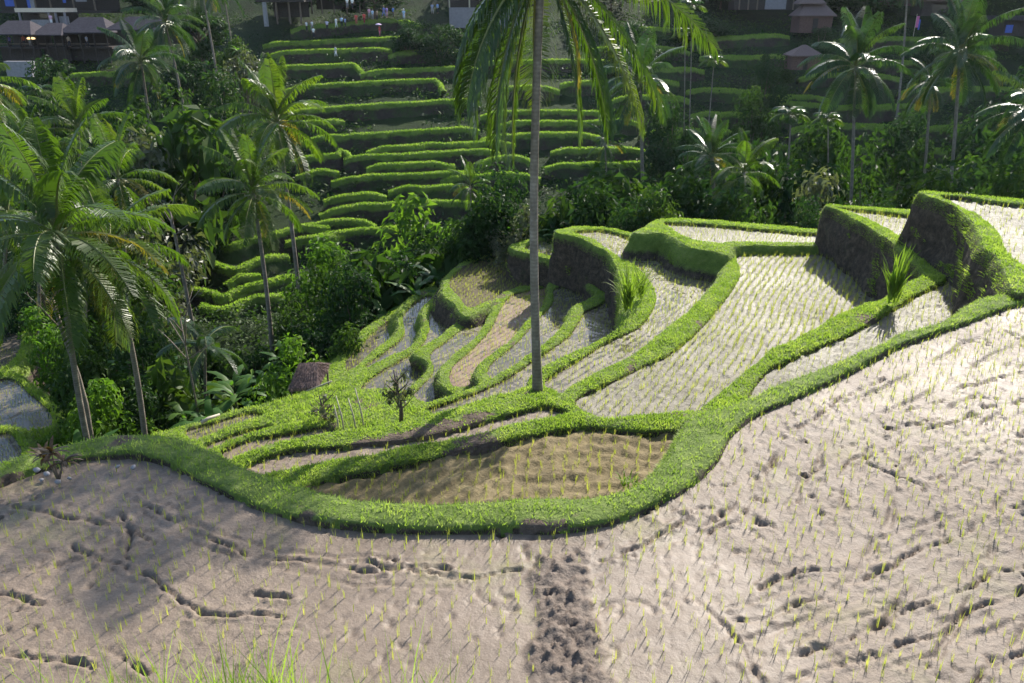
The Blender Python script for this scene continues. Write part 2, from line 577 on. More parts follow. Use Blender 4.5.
def terrace(h, outer, mud, wall=1.2, batter=0.18, lip=0.25, hb=0.13, mat='mudM', res=0.09, water=None, rows=0.22, row_ref=None, seeds=0.22, seed_rot=0.0,
            density=700, blade=(0.045, 0.012), step=0.22, bare=None, amp=0.02, special=None):
    z = CZ - h
    out = smooth_loop(px_loop(outer, h), True, step)
    if area2(out) < 0:
        out = out[::-1]
    CTRL.extend((float(x), float(y), z - wall - 0.6) for x, y in out[::max(1, len(out) // 14)])
    mudp = None
    if mud:
        mudp = smooth_loop(px_loop(mud, h), True, step)
        if area2(mudp) < 0:
            mudp = mudp[::-1]
    # --- grass crown of the dike
    jit = fbm(out[:, 0], out[:, 1], 1.7, 3, 5)
    nx = np.roll(out, -1, 0) - np.roll(out, 1, 0)
    nrm = np.stack([nx[:, 1], -nx[:, 0]], 1)
    nrm /= np.maximum(np.linalg.norm(nrm, axis=1), 1e-6)[:, None]
    out = out + nrm * (jit * 0.14)[:, None]
    x0, y0 = out.min(0)
    x1, y1 = out.max(0)
    gx, gy = np.meshgrid(np.arange(x0, x1, step), np.arange(y0, y1, step))
    gx = gx.ravel() + RNG.random(gx.size) * step * 0.5
    gy = gy.ravel() + RNG.random(gy.size) * step * 0.5
    ok = in_poly(gx, gy, out)
    gx, gy = gx[ok], gy[ok]
    dO = dist_poly(gx, gy, out)
    ok = dO > step * 0.45
    if mudp is not None:
        ins = in_poly(gx, gy, mudp)
        dM = dist_poly(gx, gy, mudp)
        ok &= (~ins) & (dM > step * 0.45)
        ok &= dM < 3.0
    gx, gy = gx[ok], gy[ok]
    if mudp is not None:
        tm = np.roll(mudp, -1, 0) - np.roll(mudp, 1, 0)
        tm /= np.maximum(np.linalg.norm(tm, axis=1), 1e-6)[:, None]
        rg_ = mudp + np.stack([tm[:, 1], -tm[:, 0]], 1) * 0.045
        k_ = in_poly(rg_[:, 0], rg_[:, 1], out) & ~in_poly(rg_[:, 0], rg_[:, 1], mudp) & (dist_poly(rg_[:, 0], rg_[:, 1], out) > 0.04) & (dist_poly(rg_[:, 0], rg_[:, 1], mudp) > 0.03)
        gx, gy = np.concatenate([gx, rg_[k_, 0]]), np.concatenate([gy, rg_[k_, 1]])
    co = [tuple(p) for p in out]
    ed = [(i, (i + 1) % len(out)) for i in range(len(out))]
    if mudp is not None:
        b = len(co)
        co += [tuple(p) for p in mudp]
        ed += [(b + i, b + (i + 1) % len(mudp)) for i in range(len(mudp))]
    co += list(zip(gx.tolist(), gy.tolist()))
    r = mgeo.delaunay_2d_cdt([Vector(c) for c in co], ed, [], 0, 1e-5)
    V2 = np.array([(v[0], v[1]) for v in r[0]])
    F = np.array([f for f in r[2] if len(f) == 3], dtype=np.int64)
    cen = V2[F].mean(1)
    ok = in_poly(cen[:, 0], cen[:, 1], out)
    if mudp is not None:
        ok &= ~in_poly(cen[:, 0], cen[:, 1], mudp)
    F = F[ok]
    dO = dist_poly(V2[:, 0], V2[:, 1], out)
    if mudp is not None:
        dM = dist_poly(V2[:, 0], V2[:, 1], mudp)
        zz = hb * (0.82 * sstep(dM / 0.045) + 0.18 * sstep(dM / 0.25)) * (0.8 + 0.2 * sstep(dO / 0.15)) - 0.05 * (dM < 0.01)
    else:
        zz = hb * (0.6 + 0.4 * sstep(dO / 0.25))
    zz = zz + fbm(V2[:, 0], V2[:, 1], 2.2, 4, 3) * 0.09 * np.clip(zz / 0.1, 0, 1)
    V3 = np.stack([V2[:, 0], V2[:, 1], z + zz], 1)
    br = np.clip((fbm(V3[:, 0], V3[:, 1], 1.3, 4, 77) - 0.15) * 4, 0, 0.6)
    for poly in bare or ():
        bp = px_loop(poly, h - hb)
        br = np.maximum(br, in_poly(V3[:, 0], V3[:, 1], bp) * 0.75)
    structure('grass_bank', mk_mesh('grass_bank', V3, F, M['bank'], {'drop': np.where(dM < 0.02, 5.7, np.where(dM < 0.06, 4.9, 0.0)) if mudp is not None else np.zeros(len(V3)), 'lip': np.full(len(V3), 5.0), 'bare': br}, True))
    # grass blades on the crown
    tri = V3[F]
    nor = np.cross(tri[:, 1] - tri[:, 0], tri[:, 2] - tri[:, 0])
    area = np.linalg.norm(nor, axis=1).sum() / 2
    n = int(min(150000, area * density))
    P_, idx = tri_sample(V3, F, n)
    bm_ = br[F].mean(1)[idx]
    thin = vnoise(P_[:, 0] * 1.3, P_[:, 1] * 1.3, 8) * 0.5 + vnoise(P_[:, 0] * 4, P_[:, 1] * 4, 9) * 0.5
    keep = (RNG.random(n) > bm_ * 1.25) & (RNG.random(n) < 0.35 + thin * 1.1)
    # only keep what can be seen
    dep = P_[:, 1] * CP - (P_[:, 2] - CZ) * SP
    sx = P_[:, 0] / np.maximum(dep, 0.1) * FPX + 512
    keep &= (dep > 0.5) & (sx > -160) & (sx < 1190)
    P_ = P_[keep]
    if len(P_):
        tall = 0.6 + 0.9 * vnoise(P_[:, 0] * 2.1, P_[:, 1] * 2.1, 4)
        V, FF = blades(P_, blade[0] * tall, blade[1] * np.ones(len(P_)), 0.7)
        add_grass(V, FF)
    # --- wall under the dike
    zo = z + hb * (0.8 if mudp is not None else 0.6) + fbm(out[:, 0], out[:, 1], 2.2, 4, 3) * 0.09
    levels = [0, 0.06, 0.18, 0.36, 0.58, 0.8, 1.0]
    nO = len(out)
    WV, WD = [], []
    for k, lv in enumerate(levels):
        dr = lv * (wall + hb)
        off = batter * dr + (0.10 * math.sin(min(1, lv / 0.18) * math.pi / 2) if k else 0)
        wob = fbm(out[:, 0] * 2.4 + lv * 6, out[:, 1] * 2.4 - lv * 5, 1.0, 3, 25) * 0.16 * min(1, lv * 3) + fbm(out[:, 0] * 1.0 + lv * 3.1, out[:, 1] + lv * 2.3, 0.9, 4, 21) * (0.55 * min(1, lv * 2.2))
        q = out + nrm * (off + wob)[:, None] if k else out
        WV.append(np.stack([q[:, 0], q[:, 1], zo - dr], 1))
        WD.append(np.full(nO, dr))
    WV = np.concatenate(WV, 0)
    WD = np.concatenate(WD)
    i = np.arange(nO)
    j = (i + 1) % nO
    WF = np.concatenate([np.stack([k * nO + i, (k + 1) * nO + i, (k + 1) * nO + j, k * nO + j], 1) for k in range(len(levels) - 1)], 0)
    structure('terrace_wall', mk_mesh('terrace_wall', WV, WF, M['bank'], {'drop': WD, 'lip': np.full(len(WV), lip), 'bare': np.zeros(len(WV))}, True))
    # hanging grass on the lip
    T = np.concatenate([WF[:, [0, 1, 2]], WF[:, [0, 2, 3]]], 0)
    T = T[WD[T].max(1) < max(lip, 0.2) + 0.25]
    if len(T):
        tri = WV[T]
        area = np.linalg.norm(np.cross(tri[:, 1] - tri[:, 0], tri[:, 2] - tri[:, 0]), axis=1).sum() / 2
        n = int(min(60000, area * density * 0.8))
        P_, idx = tri_sample(WV, T, n)
        dep = P_[:, 1] * CP - (P_[:, 2] - CZ) * SP
        sx = P_[:, 0] / np.maximum(dep, 0.1) * FPX + 512
        keep = (dep > 0.5) & (sx > -160) & (sx < 1190)
        P_, idx = P_[keep], idx[keep]
        if len(P_):
            ii = T[idx][:, 0] % nO
            ow = np.concatenate([nrm[ii] * 0.8, np.full((len(ii), 1), -0.6)], 1)
            V, FF = blades(P_, blade[0] * np.ones(len(P_)), blade[1] * np.ones(len(P_)), 0.5, ow)
            add_grass(V, FF)
    T = np.concatenate([WF[:, [0, 1, 2]], WF[:, [0, 2, 3]]], 0)
    T = T[(WD[T].min(1) > 0.1) & (WD[T].max(1) < 2.0)]
    if len(T):
        tri = WV[T]
        area = np.linalg.norm(np.cross(tri[:, 1] - tri[:, 0], tri[:, 2] - tri[:, 0]), axis=1).sum() / 2
        P_, idx = tri_sample(WV, T, int(min(30000, area * 320)))
        dep = P_[:, 1] * CP - (P_[:, 2] - CZ) * SP
        sx = P_[:, 0] / np.maximum(dep, 0.1) * FPX + 512
        keep = (dep > 0.5) & (sx > -160) & (sx < 1190) & (vnoise(P_[:, 0] * 2.3 + P_[:, 2] * 1.9, P_[:, 1] * 2.3 - P_[:, 2] * 2.6, 18) > 0.79)
        P_, idx = P_[keep], idx[keep]
        if len(P_):
            ii = T[idx][:, 0] % nO
            V, FF = blades(P_, 0.13 * np.ones(len(P_)), 1.4 * blade[1] * np.ones(len(P_)), 0.6, np.concatenate([nrm[ii] * 0.7, np.full((len(ii), 1), -0.5)], 1))
            add_grass(V, FF)
    # --- mud sheet
    if mudp is None:
        return
    x0, y0 = mudp.min(0) - 0.2
    x1, y1 = mudp.max(0) + 0.2
    if special == 'A':
        x0, x1, y1, y0 = -13, 17, min(y1, 22), 3.4
    nx_, ny_ = int((x1 - x0) / res) + 2, int((y1 - y0) / res) + 2
    ysp = np.linspace(y0, y1, ny_)
    if special == 'A':
        x0, x1 = -9.5, 15.0
        nx_ = int((x1 - x0) / 0.026)
        ysp = [4.4]
        while ysp[-1] < y1:
            ysp.append(ysp[-1] + 0.020 + 0.0042 * (ysp[-1] - 4.4))
        ysp = np.array(ysp)
        ny_ = len(ysp)
    gx, gy = np.meshgrid(np.linspace(x0, x1, nx_), ysp)
    X, Y = gx.ravel(), gy.ravel()
    inside = in_poly(X, Y, mudp)
    near = dist_poly(X, Y, mudp)
    use = inside | (near < 0.22)
    Z = fbm(X, Y, 1.1, 4, 31) * amp * 1.2 + fbm(X, Y, 5.0, 3, 33) * amp * 1.6
    wet = np.clip(0.5 - fbm(X, Y, 0.5, 4, 35) * 2.2, 0, 1)
    clod = np.zeros(len(X))
    ref = smooth_loop(px_loop(row_ref, h), False, 0.6) if row_ref else None
    rd = dist_poly(X, Y, ref, False) if ref is not None else (X * math.cos(seed_rot) + Y * math.sin(seed_rot))
    if rows:
        ph = rd / rows * 2 * np.pi + fbm(X, Y, 0.8, 3, 41) * 9.0 + fbm(X, Y, 3.0, 3, 42) * 5.0
        Z = Z + np.sin(ph) * amp * 0.6 * (0.4 + vnoise(X * 1.7, Y * 1.7, 43)) + np.maximum(0, fbm(X, Y, 8, 3, 44)) * amp * 3.2 + fbm(X, Y, 3, 3, 48) * amp * 1.5
    if special == 'A':
        Z = fbm(X, Y, 1.0, 4, 31) * 0.024 + fbm(X, Y, 4.0, 4, 33) * 0.016 + (np.abs(fbm(X, Y, 5, 3, 45)) - 0.12) * 0.03 + np.maximum(0, fbm(X, Y, 10, 3, 47) - 0.08) * 0.16 * np.clip(0.3 + fbm(X, Y, 0.5, 3, 49) * 3, 0, 1)
        rdl = smooth_loop(px_loop([(470, 560), (560, 545), (650, 515), (720, 465), (760, 417), (850, 376), (940, 335), (1024, 306), (1150, 288)], h), False, 0.3)
        rdd = dist_poly(X, Y, rdl, False) + fbm(X, Y, 0.6, 3, 151) * 0.35 + fbm(X, Y, 5, 2, 152) * 0.06
        fur = np.maximum(0, np.cos(rdd / 0.52 * 2 * np.pi)) ** 10
        Z -= fur * 0.060 * np.clip(0.35 + fbm(X, Y, 1.3, 3, 153) * 3.0, 0, 1) * sstep((X + 0.2) / 1.2) * (rdd > 0.3)
        Z -= np.maximum(0, fbm(X, Y, 8.5, 3, 147) - 0.17) * 0.40 * np.clip(0.45 + fbm(X, Y, 0.45, 3, 149) * 3.2, 0, 1)
        smoothz = np.zeros(len(X))
        for poly in ([(600, 560), (690, 540), (760, 590), (800, 683), (620, 720)], [(300, 560), (520, 545), (520, 700), (330, 690)]):
            pp = px_loop(poly, h)
            smoothz = np.maximum(smoothz, np.where(in_poly(X, Y, pp), 1.0, sstep(1 - dist_poly(X, Y, pp) / 0.7)))
        Z *= 1 - 0.62 * smoothz
        wet = np.maximum(wet * 0.7, smoothz)
        more = [[(x_, y_ + 17 + 0.02 * (x_ - 600)) for x_, y_ in A_TRACKS[k]] for k in (0, 2, 3, 4, 5, 6, 10, 11)] + [[(x_, y_ - 14 - 0.01 * (x_ - 600)) for x_, y_ in A_TRACKS[k]] for k in (0, 3, 4, 6, 10, 21)]
        for ti, tr in enumerate(A_TRACKS + more):
            tp = px_loop(tr, h)
            bx0, by0 = np.min(tp, 0) - 0.5
            bx1, by1 = np.max(tp, 0) + 0.5
            s_ = (X > bx0) & (X < bx1) & (Y > by0) & (Y < by1)
            if not s_.any():
                continue
            xs, ys = X[s_], Y[s_]
            wx = fbm(xs, ys, 2.0, 2, 50 + ti) * 0.20 + fbm(xs, ys, 8, 3, 51 + ti) * 0.035
            wy = fbm(xs, ys, 2.0, 2, 80 + ti) * 0.20 + fbm(xs, ys, 8, 3, 81 + ti) * 0.035
            d = dist_poly(xs + wx, ys + wy, tp, False)
            f_ = sstep((vnoise(xs * 3.0, ys * 3.0, 60 + ti) * 0.45 + vnoise(xs * 13, ys * 13, 61 + ti) * 0.55 - 0.42) / 0.14)
            g_ = 0.45 + 1.1 * vnoise(xs * 6, ys * 6, 160 + ti)
            main_ = ti < len(A_TRACKS)
            prof = np.exp(-(d / (0.016 * g_)) ** 2) * ((0.046 if main_ else 0.012) * f_ + (0.020 if main_ else 0.008)) - np.exp(-((d - 0.06) / 0.03) ** 2) * (0.010 + np.maximum(0, fbm(xs, ys, 13, 2, 99)) * 0.09) * f_ * g_ * (1 if main_ else 0.5)
            Z[s_] -= prof
        # scattered footprints
        fp = np.stack([RNG.uniform(-7, 12, 60), RNG.uniform(4.5, 14, 60)], 1)
        for (fx, fy) in fp:
            s_ = np.flatnonzero((np.abs(X - fx) < 0.2) & (np.abs(Y - fy) < 0.2))
            dd = ((X[s_] - fx) / RNG.uniform(0.025, 0.055)) ** 2 + ((Y[s_] - fy) / RNG.uniform(0.02, 0.04)) ** 2 + fbm(X[s_], Y[s_], 14, 2, 46) * 4
            Z[s_] -= np.exp(-dd) * RNG.uniform(0.01, 0.045) - np.exp(-(np.sqrt(dd) - 1.7) ** 2 * 3) * 0.018
        pp = px_loop(CLOD, h)
        wX, wY = X + fbm(X, Y, 2.5, 4, 91) * 0.36, Y + fbm(X, Y, 2.5, 4, 92) * 0.5
        cl = np.where(in_poly(wX, wY, pp), 1.0, sstep(1 - dist_poly(wX, wY, pp) / 0.14))
        cl = np.clip(cl * (1.1 + fbm(X, Y, 3.2, 3, 96) * 1.3), 0, 1)
        lump = np.maximum(0, fbm(X, Y, 8, 2, 93)) * 0.11 + np.maximum(0, fbm(X, Y, 15, 2, 94)) * 0.15 + np.maximum(0, fbm(X, Y, 27, 2, 95)) * 0.10 - 0.035
        Z += cl * (0.05 + lump)
        clod = cl
        wet *= 1 - cl
    idx = np.full(len(X), -1)
    g = np.arange(len(X)).reshape(ny_, nx_)
    q = np.stack([g[:-1, :-1].ravel(), g[:-1, 1:].ravel(), g[1:, 1:].ravel(), g[1:, :-1].ravel()], 1)
    q = q[use[q].all(1)]
    us = np.unique(q)
    idx[us] = np.arange(len(us))
    me = mk_mesh('paddy_field', np.stack([X[us], Y[us], z + Z[us]], 1), idx[q], M[mat], {'wet': wet[us], 'clod': clod[us]}, True)
    structure('paddy_field', me)
    if water is not None:
        wl = [tuple(p) for p in mudp[::2]]
        structure('paddy_water', mk_mesh('paddy_water', [(p[0], p[1], z + water) for p in wl], [tuple(range(len(wl)))], M['water']))
    # seedlings in rows
    if seeds:
        cr, sr = math.cos(seed_rot), math.sin(seed_rot)
        R_ = 45
        cx, cy = mudp.mean(0)
        uu, vv = np.meshgrid(np.arange(-R_, R_, seeds * (0.85 if h < 6 else 0.5)), np.arange(-R_, R_, seeds))
        uu = uu.ravel()
        vv = vv.ravel()
        vv = vv + 0.12 * np.sin(uu * 0.7) + fbm(uu, vv, 0.35, 2, 71) * 0.5
        sx_ = cx + uu * cr - vv * sr + RNG.normal(0, 0.022, uu.size)
        sy_ = cy + uu * sr + vv * cr + RNG.normal(0, 0.022, uu.size)
        k = in_poly(sx_, sy_, mudp) & (RNG.random(uu.size) < 0.86)
        if special == 'A':
            k &= ~in_poly(sx_, sy_, px_loop(CLOD, h))
        dep = sy_ * CP - (z - CZ) * SP
        px_ = sx_ / np.maximum(dep, 0.1) * FPX + 512
        k &= (dep > 2) & (px_ > -350) & (px_ < 1420) & (dep < 48)
        SEEDS.extend((float(a_), float(b_), z + 0.0) for a_, b_ in zip(sx_[k], sy_[k]))


# near paddy
terrace(5.5,
        [('w', -30, 2), ('w', -22, 9.5), (-120, 520), (0, 470), (60, 452), (100, 443), (150, 440), (195, 450), (235, 468), (280, 487), (340, 503), (400, 511), (460, 511), (520, 507), (580, 504),
         (630, 495), (662, 470), (678, 447), (690, 428), (712, 416), (735, 410), (749, 404), (768, 396), (790, 386), (825, 372), (868, 356), (911, 335), (940, 328), (968, 308), (985, 302), (1008, 297), (1040, 289),
         (1120, 280), (1400, 268), ('w', 32, 10), ('w', 24, 2)],
        [('w', -28, 3), ('w', -20, 7.5), (-120, 540), (0, 489), (60, 468), (110, 460), (150, 463), (200, 485), (240, 505), (290, 522), (350, 532), (420, 536), (500, 535), (560, 535), (610, 527),
         (650, 512), (690, 490), (718, 465), (733, 438), (760, 417), (800, 400), (850, 376), (895, 352), (940, 335), (975, 323), (1000, 313), (1024, 306), (1120, 290), (1350, 285), ('w', 27, 9), ('w', 20, 3)],
        wall=1.6, batter=0.25, lip=0.35, hb=0.11, mat='mudA', res=0.034, water=None, rows=0, seeds=0.165, seed_rot=1.45, density=4200, blade=(0.05, 0.006), step=0.13, special='A', bare=[[(516, 519), (562, 518), (568, 525), (520, 528)]])
# paddy beyond, upper right
terrace(5.36,
        [(918, 195), (946, 206), (965, 219), (979, 238), (982, 250), (996, 263), (1007, 280), (1009, 291), (1016, 297), (1040, 291), (1120, 280), (1400, 262), ('w', 40, 20), (1400, 206), (1024, 203)],
        [(941, 199), (968, 213), (985, 224), (998, 235), (1005, 252), (1026, 270), (1070, 277), (1350, 254), ('w', 34, 22), (1350, 211), (1024, 208)],
        wall=1.9, batter=0.10, lip=0.0, mat='mudM', res=0.075, rows=0.24, row_ref=[(941, 200), (985, 224), (1005, 252), (1060, 285)], seeds=0.3, density=900, blade=(0.045, 0.012), amp=0.026)
# strip between the two dark walls
terrace(7.0,
        [(825, 207.5), (836, 212), (845, 217), (868, 230), (891, 245), (901, 253), (914, 264), (924, 276), (905, 288), (881, 303), (851, 313), (831, 323), (801, 340), (768, 356), (745, 378), (725, 395), (699, 415),
         (684, 427), (700, 445), (760, 430), (900, 370), (1000, 320), (1090, 290), (1060, 250), (1000, 225), (918, 214), (868, 210)],
        [(838, 210.5), (855, 216), (875, 225.5), (891, 234), (905, 243), (916, 257), (930, 268), (946, 281), (930, 292), (911, 301), (868, 328), (818, 351), (768, 375), (750, 399), (749, 405), (768, 405), (900, 360),
         (985, 315), (1050, 285), (1020, 250), (980, 225), (918, 219), (870, 213.5)],
        wall=2.0, batter=0.12, lip=0.0, mat='mudM', res=0.06, rows=0.2, row_ref=[(750, 400), (818, 350), (911, 300), (946, 282), (905, 243), (855, 216)], seeds=0.28, density=1000, blade=(0.045, 0.011), amp=0.03)
# back terrace
terrace(8.5,
        [(634, 235.5), (645, 229), (658, 222), (680, 221), (735, 225), (805, 231), (880, 237), (880, 246), (805, 248.5), (750, 248.5), (733, 250), (727, 258), (712, 254), (692, 251), (675, 242), (662, 236), (650, 236)],
        [(671, 230), (686, 240), (703, 244), (720, 245), (735, 244.2), (805, 245), (870, 243), (870, 240), (805, 235.5), (735, 229.5), (690, 226), (664, 225)],
        wall=1.2, batter=0.45, lip=0.6, hb=0.14, mat='mudM', res=0.09, seeds=0.3, density=600, blade=(0.045, 0.015))
# big middle paddy
terrace(8.7,
        [(731, 248), (728, 262), (720, 280), (712, 291), (692, 311), (669, 331), (649, 348), (622, 365), (595, 378), (572, 390), (562, 402), (575, 413), (590, 428), (640, 440), (700, 435), (770, 400), (880, 330), (930, 290),
         (915, 262), (860, 245), (805, 246.5)],
        [(742, 253), (740, 278), (720, 308), (700, 331), (672, 355), (639, 371), (605, 388), (581, 399), (576, 406), (592, 422), (640, 430), (690, 426), (760, 392), (865, 325), (905, 288), (880, 258), (830, 249), (800, 249.5)],
        wall=1.1, batter=0.35, lip=0.8, mat='mudM', res=0.055, rows=0.22, row_ref=[(742, 245), (740, 278), (720, 308), (672, 355), (605, 388), (560, 408)], seeds=0.22, seed_rot=1.1, density=900, blade=(0.045, 0.012), amp=0.024)
# oval paddy below the near dike
terrace(7.2,
        [(262, 484), (300, 474), (340, 466), (380, 459), (430, 448), (470, 441), (500, 434), (530, 426), (560, 420), (580, 418), (595, 421), (620, 422), (660, 421), (695, 416), (730, 440), (710, 490), (620, 520), (450, 530),
         (330, 518), (270, 495)],
        [(305, 492), (340, 482), (380, 473.5), (420, 466), (456, 457.5), (498, 449), (530, 440), (560, 435), (595, 431.5), (645, 437), (680, 438), (684, 455), (690, 480), (660, 505), (580, 516), (450, 523), (380, 518), (330, 506)],
        wall=1.3, batter=0.3, lip=0.6, mat='mudO', res=0.05, rows=0.42, row_ref=[(300, 480), (420, 458), (530, 432), (600, 424), (690, 430)], seeds=0.21, seed_rot=1.4, density=1500, blade=(0.05, 0.009), step=0.17, amp=0.040,
        bare=[[(440, 452), (470, 446), (500, 440), (505, 444), (460, 453), (442, 458)]])
# narrow paddy behind it
terrace(8.1,
        [(232, 467), (262, 453), (300, 443), (350, 434), (400, 427), (440, 418), (470, 411), (500, 404), (525, 399), (548, 399), (572, 409), (592, 424), (560, 445), (450, 475), (330, 495), (250, 490)],
        [(245, 472), (280, 457), (343, 450.5), (400, 445), (440, 438), (483, 425.5), (520, 416), (545, 410), (560, 413), (572, 420), (565, 430), (500, 450), (420, 470), (340, 480), (290, 485)],
        wall=1.4, batter=0.4, lip=0.6, mat='mudA', res=0.07, rows=0.24, seeds=0.21, seed_rot=1.3, density=1200, blade=(0.045, 0.011), step=0.18,
        bare=[[(345, 441), (400, 432), (440, 421), (480, 413), (500, 411), (480, 420), (440, 433), (400, 440), (350, 446)]])
# bank under the palm
terrace(9.2,
        [(425, 421), (451, 412), (483, 402), (514, 393.5), (535, 389), (552, 392), (568, 402), (582, 412), (560, 430), (500, 440), (430, 445)], None,
        wall=2.2, batter=0.4, lip=5, hb=0.12, density=900, blade=(0.06, 0.012), step=0.2, bare=[[(520, 393), (534, 391), (534, 399), (520, 400)]])
# staircase of small terraces left of the palm
terrace(9.4,
        [(556, 233), (562, 236.5), (577, 239.5), (591, 245.5), (605, 253), (613, 263), (618, 274), (621, 293), (621, 312), (620, 327), (605, 340), (586, 350), (563, 360), (541, 371), (530, 381), (534, 396), (570, 402),
         (640, 375), (690, 332), (745, 282), (735, 262), (690, 248), (640, 238), (634, 236), (600, 229.5), (575, 229)],
        [(574, 234), (602, 232.5), (632, 240), (700, 255), (735, 272), (715, 298), (672, 338), (622, 370), (574, 395), (550, 393), (545, 384), (579, 362), (612, 342), (639, 329), (654, 309), (656, 295), (645, 277),
         (632, 266), (622, 262), (611, 253), (596, 243), (582, 237.5)],
        wall=2.2, batter=0.08, lip=0.15, mat='mudN', res=0.08, rows=0.22, water=-0.003, row_ref=[(660, 295), (654, 312), (612, 344), (545, 386)], seeds=0.24, seed_rot=0.9, density=700, blade=(0.045, 0.015))
terrace(11.0,
        [(509, 249), (530, 256), (545, 260.5), (563, 267), (581, 277), (591, 287), (597, 296), (588, 302), (573, 310), (568, 322), (556, 337), (540, 349), (510, 370), (490, 382), (456, 396), (420, 409), (398, 417),
         (412, 426), (451, 420), (500, 406), (560, 402), (630, 365), (670, 325), (660, 285), (625, 250), (590, 235), (562, 232), (544, 237), (527, 242)],
        [(525, 250), (550, 240), (562, 238), (600, 250), (645, 285), (650, 325), (610, 370), (545, 398), (514, 400), (483, 407), (450, 415.5), (425, 420.5), (420, 415), (456, 402), (490, 389), (512, 377), (545, 355),
         (569, 338), (580, 322), (586, 313), (602, 306), (607, 296), (600, 284), (588, 272), (566, 262), (545, 256)],
        wall=1.6, batter=0.1, lip=0.15, mat='mudN', res=0.09, rows=0.24, water=0.004, seeds=0.25, seed_rot=0.8, density=500, blade=(0.045, 0.016))
terrace(11.7,
        [(551, 284), (546, 303), (532, 318), (520, 331), (508, 344), (497, 352), (486, 360), (477, 368), (477, 380), (490, 394), (560, 365), (605, 312), (595, 285), (570, 272)],
        [(557, 289), (553, 304), (541, 318), (528, 332), (515, 346), (501, 357), (491, 366), (488, 374), (496, 382), (555, 355), (597, 308), (585, 286)],
        wall=1.1, batter=0.12, lip=0.04, hb=0.09, mat='mudN', res=0.1, water=0.007, seeds=0.25, seed_rot=0.8, density=450, blade=(0.045, 0.016))
terrace(12.4,
        [(447, 278), (465, 262), (485, 254.5), (508, 248), (530, 246), (575, 270), (565, 300), (530, 303), (505, 303), (490, 308), (478, 314), (466, 318), (455, 306), (444, 297)],
        [(453, 277), (470, 264.5), (490, 257), (508, 252.5), (560, 265), (555, 295), (505, 297.5), (488, 302), (470, 309), (459, 297), (450, 287)],
        wall=1.5, batter=0.45, lip=0.04, hb=0.09, mat='mudT', res=0.11, seeds=0.26, seed_rot=1.2, density=450, blade=(0.045, 0.016))
terrace(12.3,
        [(545, 285), (528, 287), (513, 290), (500, 297), (489, 318), (476, 339), (452, 358), (441, 373), (443, 388), (455, 396), (485, 396), (535, 350), (565, 310), (560, 290)],
        [(548, 289), (523, 293), (511, 297), (501, 310), (491, 330), (471, 352), (454, 367), (450, 380), (456, 388), (475, 386), (490, 378), (530, 340), (555, 308)],
        wall=1.1, batter=0.12, lip=0.04, hb=0.09, mat='mudR', res=0.1, water=-0.008, seeds=0.26, seed_rot=1.0, density=450, blade=(0.045, 0.016))
terrace(12.8,
        [(492, 304), (465, 318), (439, 339), (414, 356), (425, 361), (428, 372), (414, 385), (405, 395), (402, 404), (430, 412), (465, 392), (505, 340), (520, 303)],
        [(492, 311), (470, 325), (447, 342), (431, 355), (434, 372), (422, 387), (414, 397), (428, 404), (455, 386), (492, 336), (507, 308)],
        wall=1.1, batter=0.12, lip=0.04, hb=0.09, mat='mudN', res=0.1, water=0.008, seeds=0.26, seed_rot=1.0, density=450, blade=(0.045, 0.016))
terrace(13.3,
        [(440, 297), (424, 309), (422, 331), (412, 348), (386, 361), (362, 374), (350, 388), (350, 404), (365, 410), (425, 402), (475, 332), (472, 312)],
        [(434, 311), (429, 333), (419, 350), (393, 366), (371, 380), (361, 392), (364, 402), (405, 398), (445, 350), (468, 320), (452, 311)],
        wall=1.2, batter=0.3, lip=0.6, mat='mudN', res=0.11, water=0.010, seeds=0.26, seed_rot=1.1, density=400, blade=(0.05, 0.018))
terrace(13.9,
        [(432, 288), (414, 297), (399, 311), (396, 336), (375, 352), (358, 367), (340, 380), (328, 393), (365, 392), (425, 350), (446, 310), (444, 294)],
        [(428, 297), (405, 314), (403, 338), (383, 355), (366, 369), (388, 370), (418, 350), (434, 325), (441, 303)],
        wall=1.2, batter=0.5, lip=0.8, mat='mudN', res=0.12, water=0.012, seeds=0.26, seed_rot=1.1, density=400, blade=(0.05, 0.018))
terrace(14.5,
        [(444, 281), (423, 291), (396, 311), (366, 330), (352, 346), (338, 359), (324, 374), (308, 394), (350, 392), (400, 345), (415, 312), (444, 296)],
        [(414, 303), (398, 317), (373, 334), (359, 350), (346, 362), (350, 374), (378, 356), (402, 338), (408, 315)],
        wall=3.5, batter=0.75, lip=5, mat='mudN', res=0.12, water=0.012, seeds=0.26, seed_rot=1.1, density=350, blade=(0.07, 0.02))
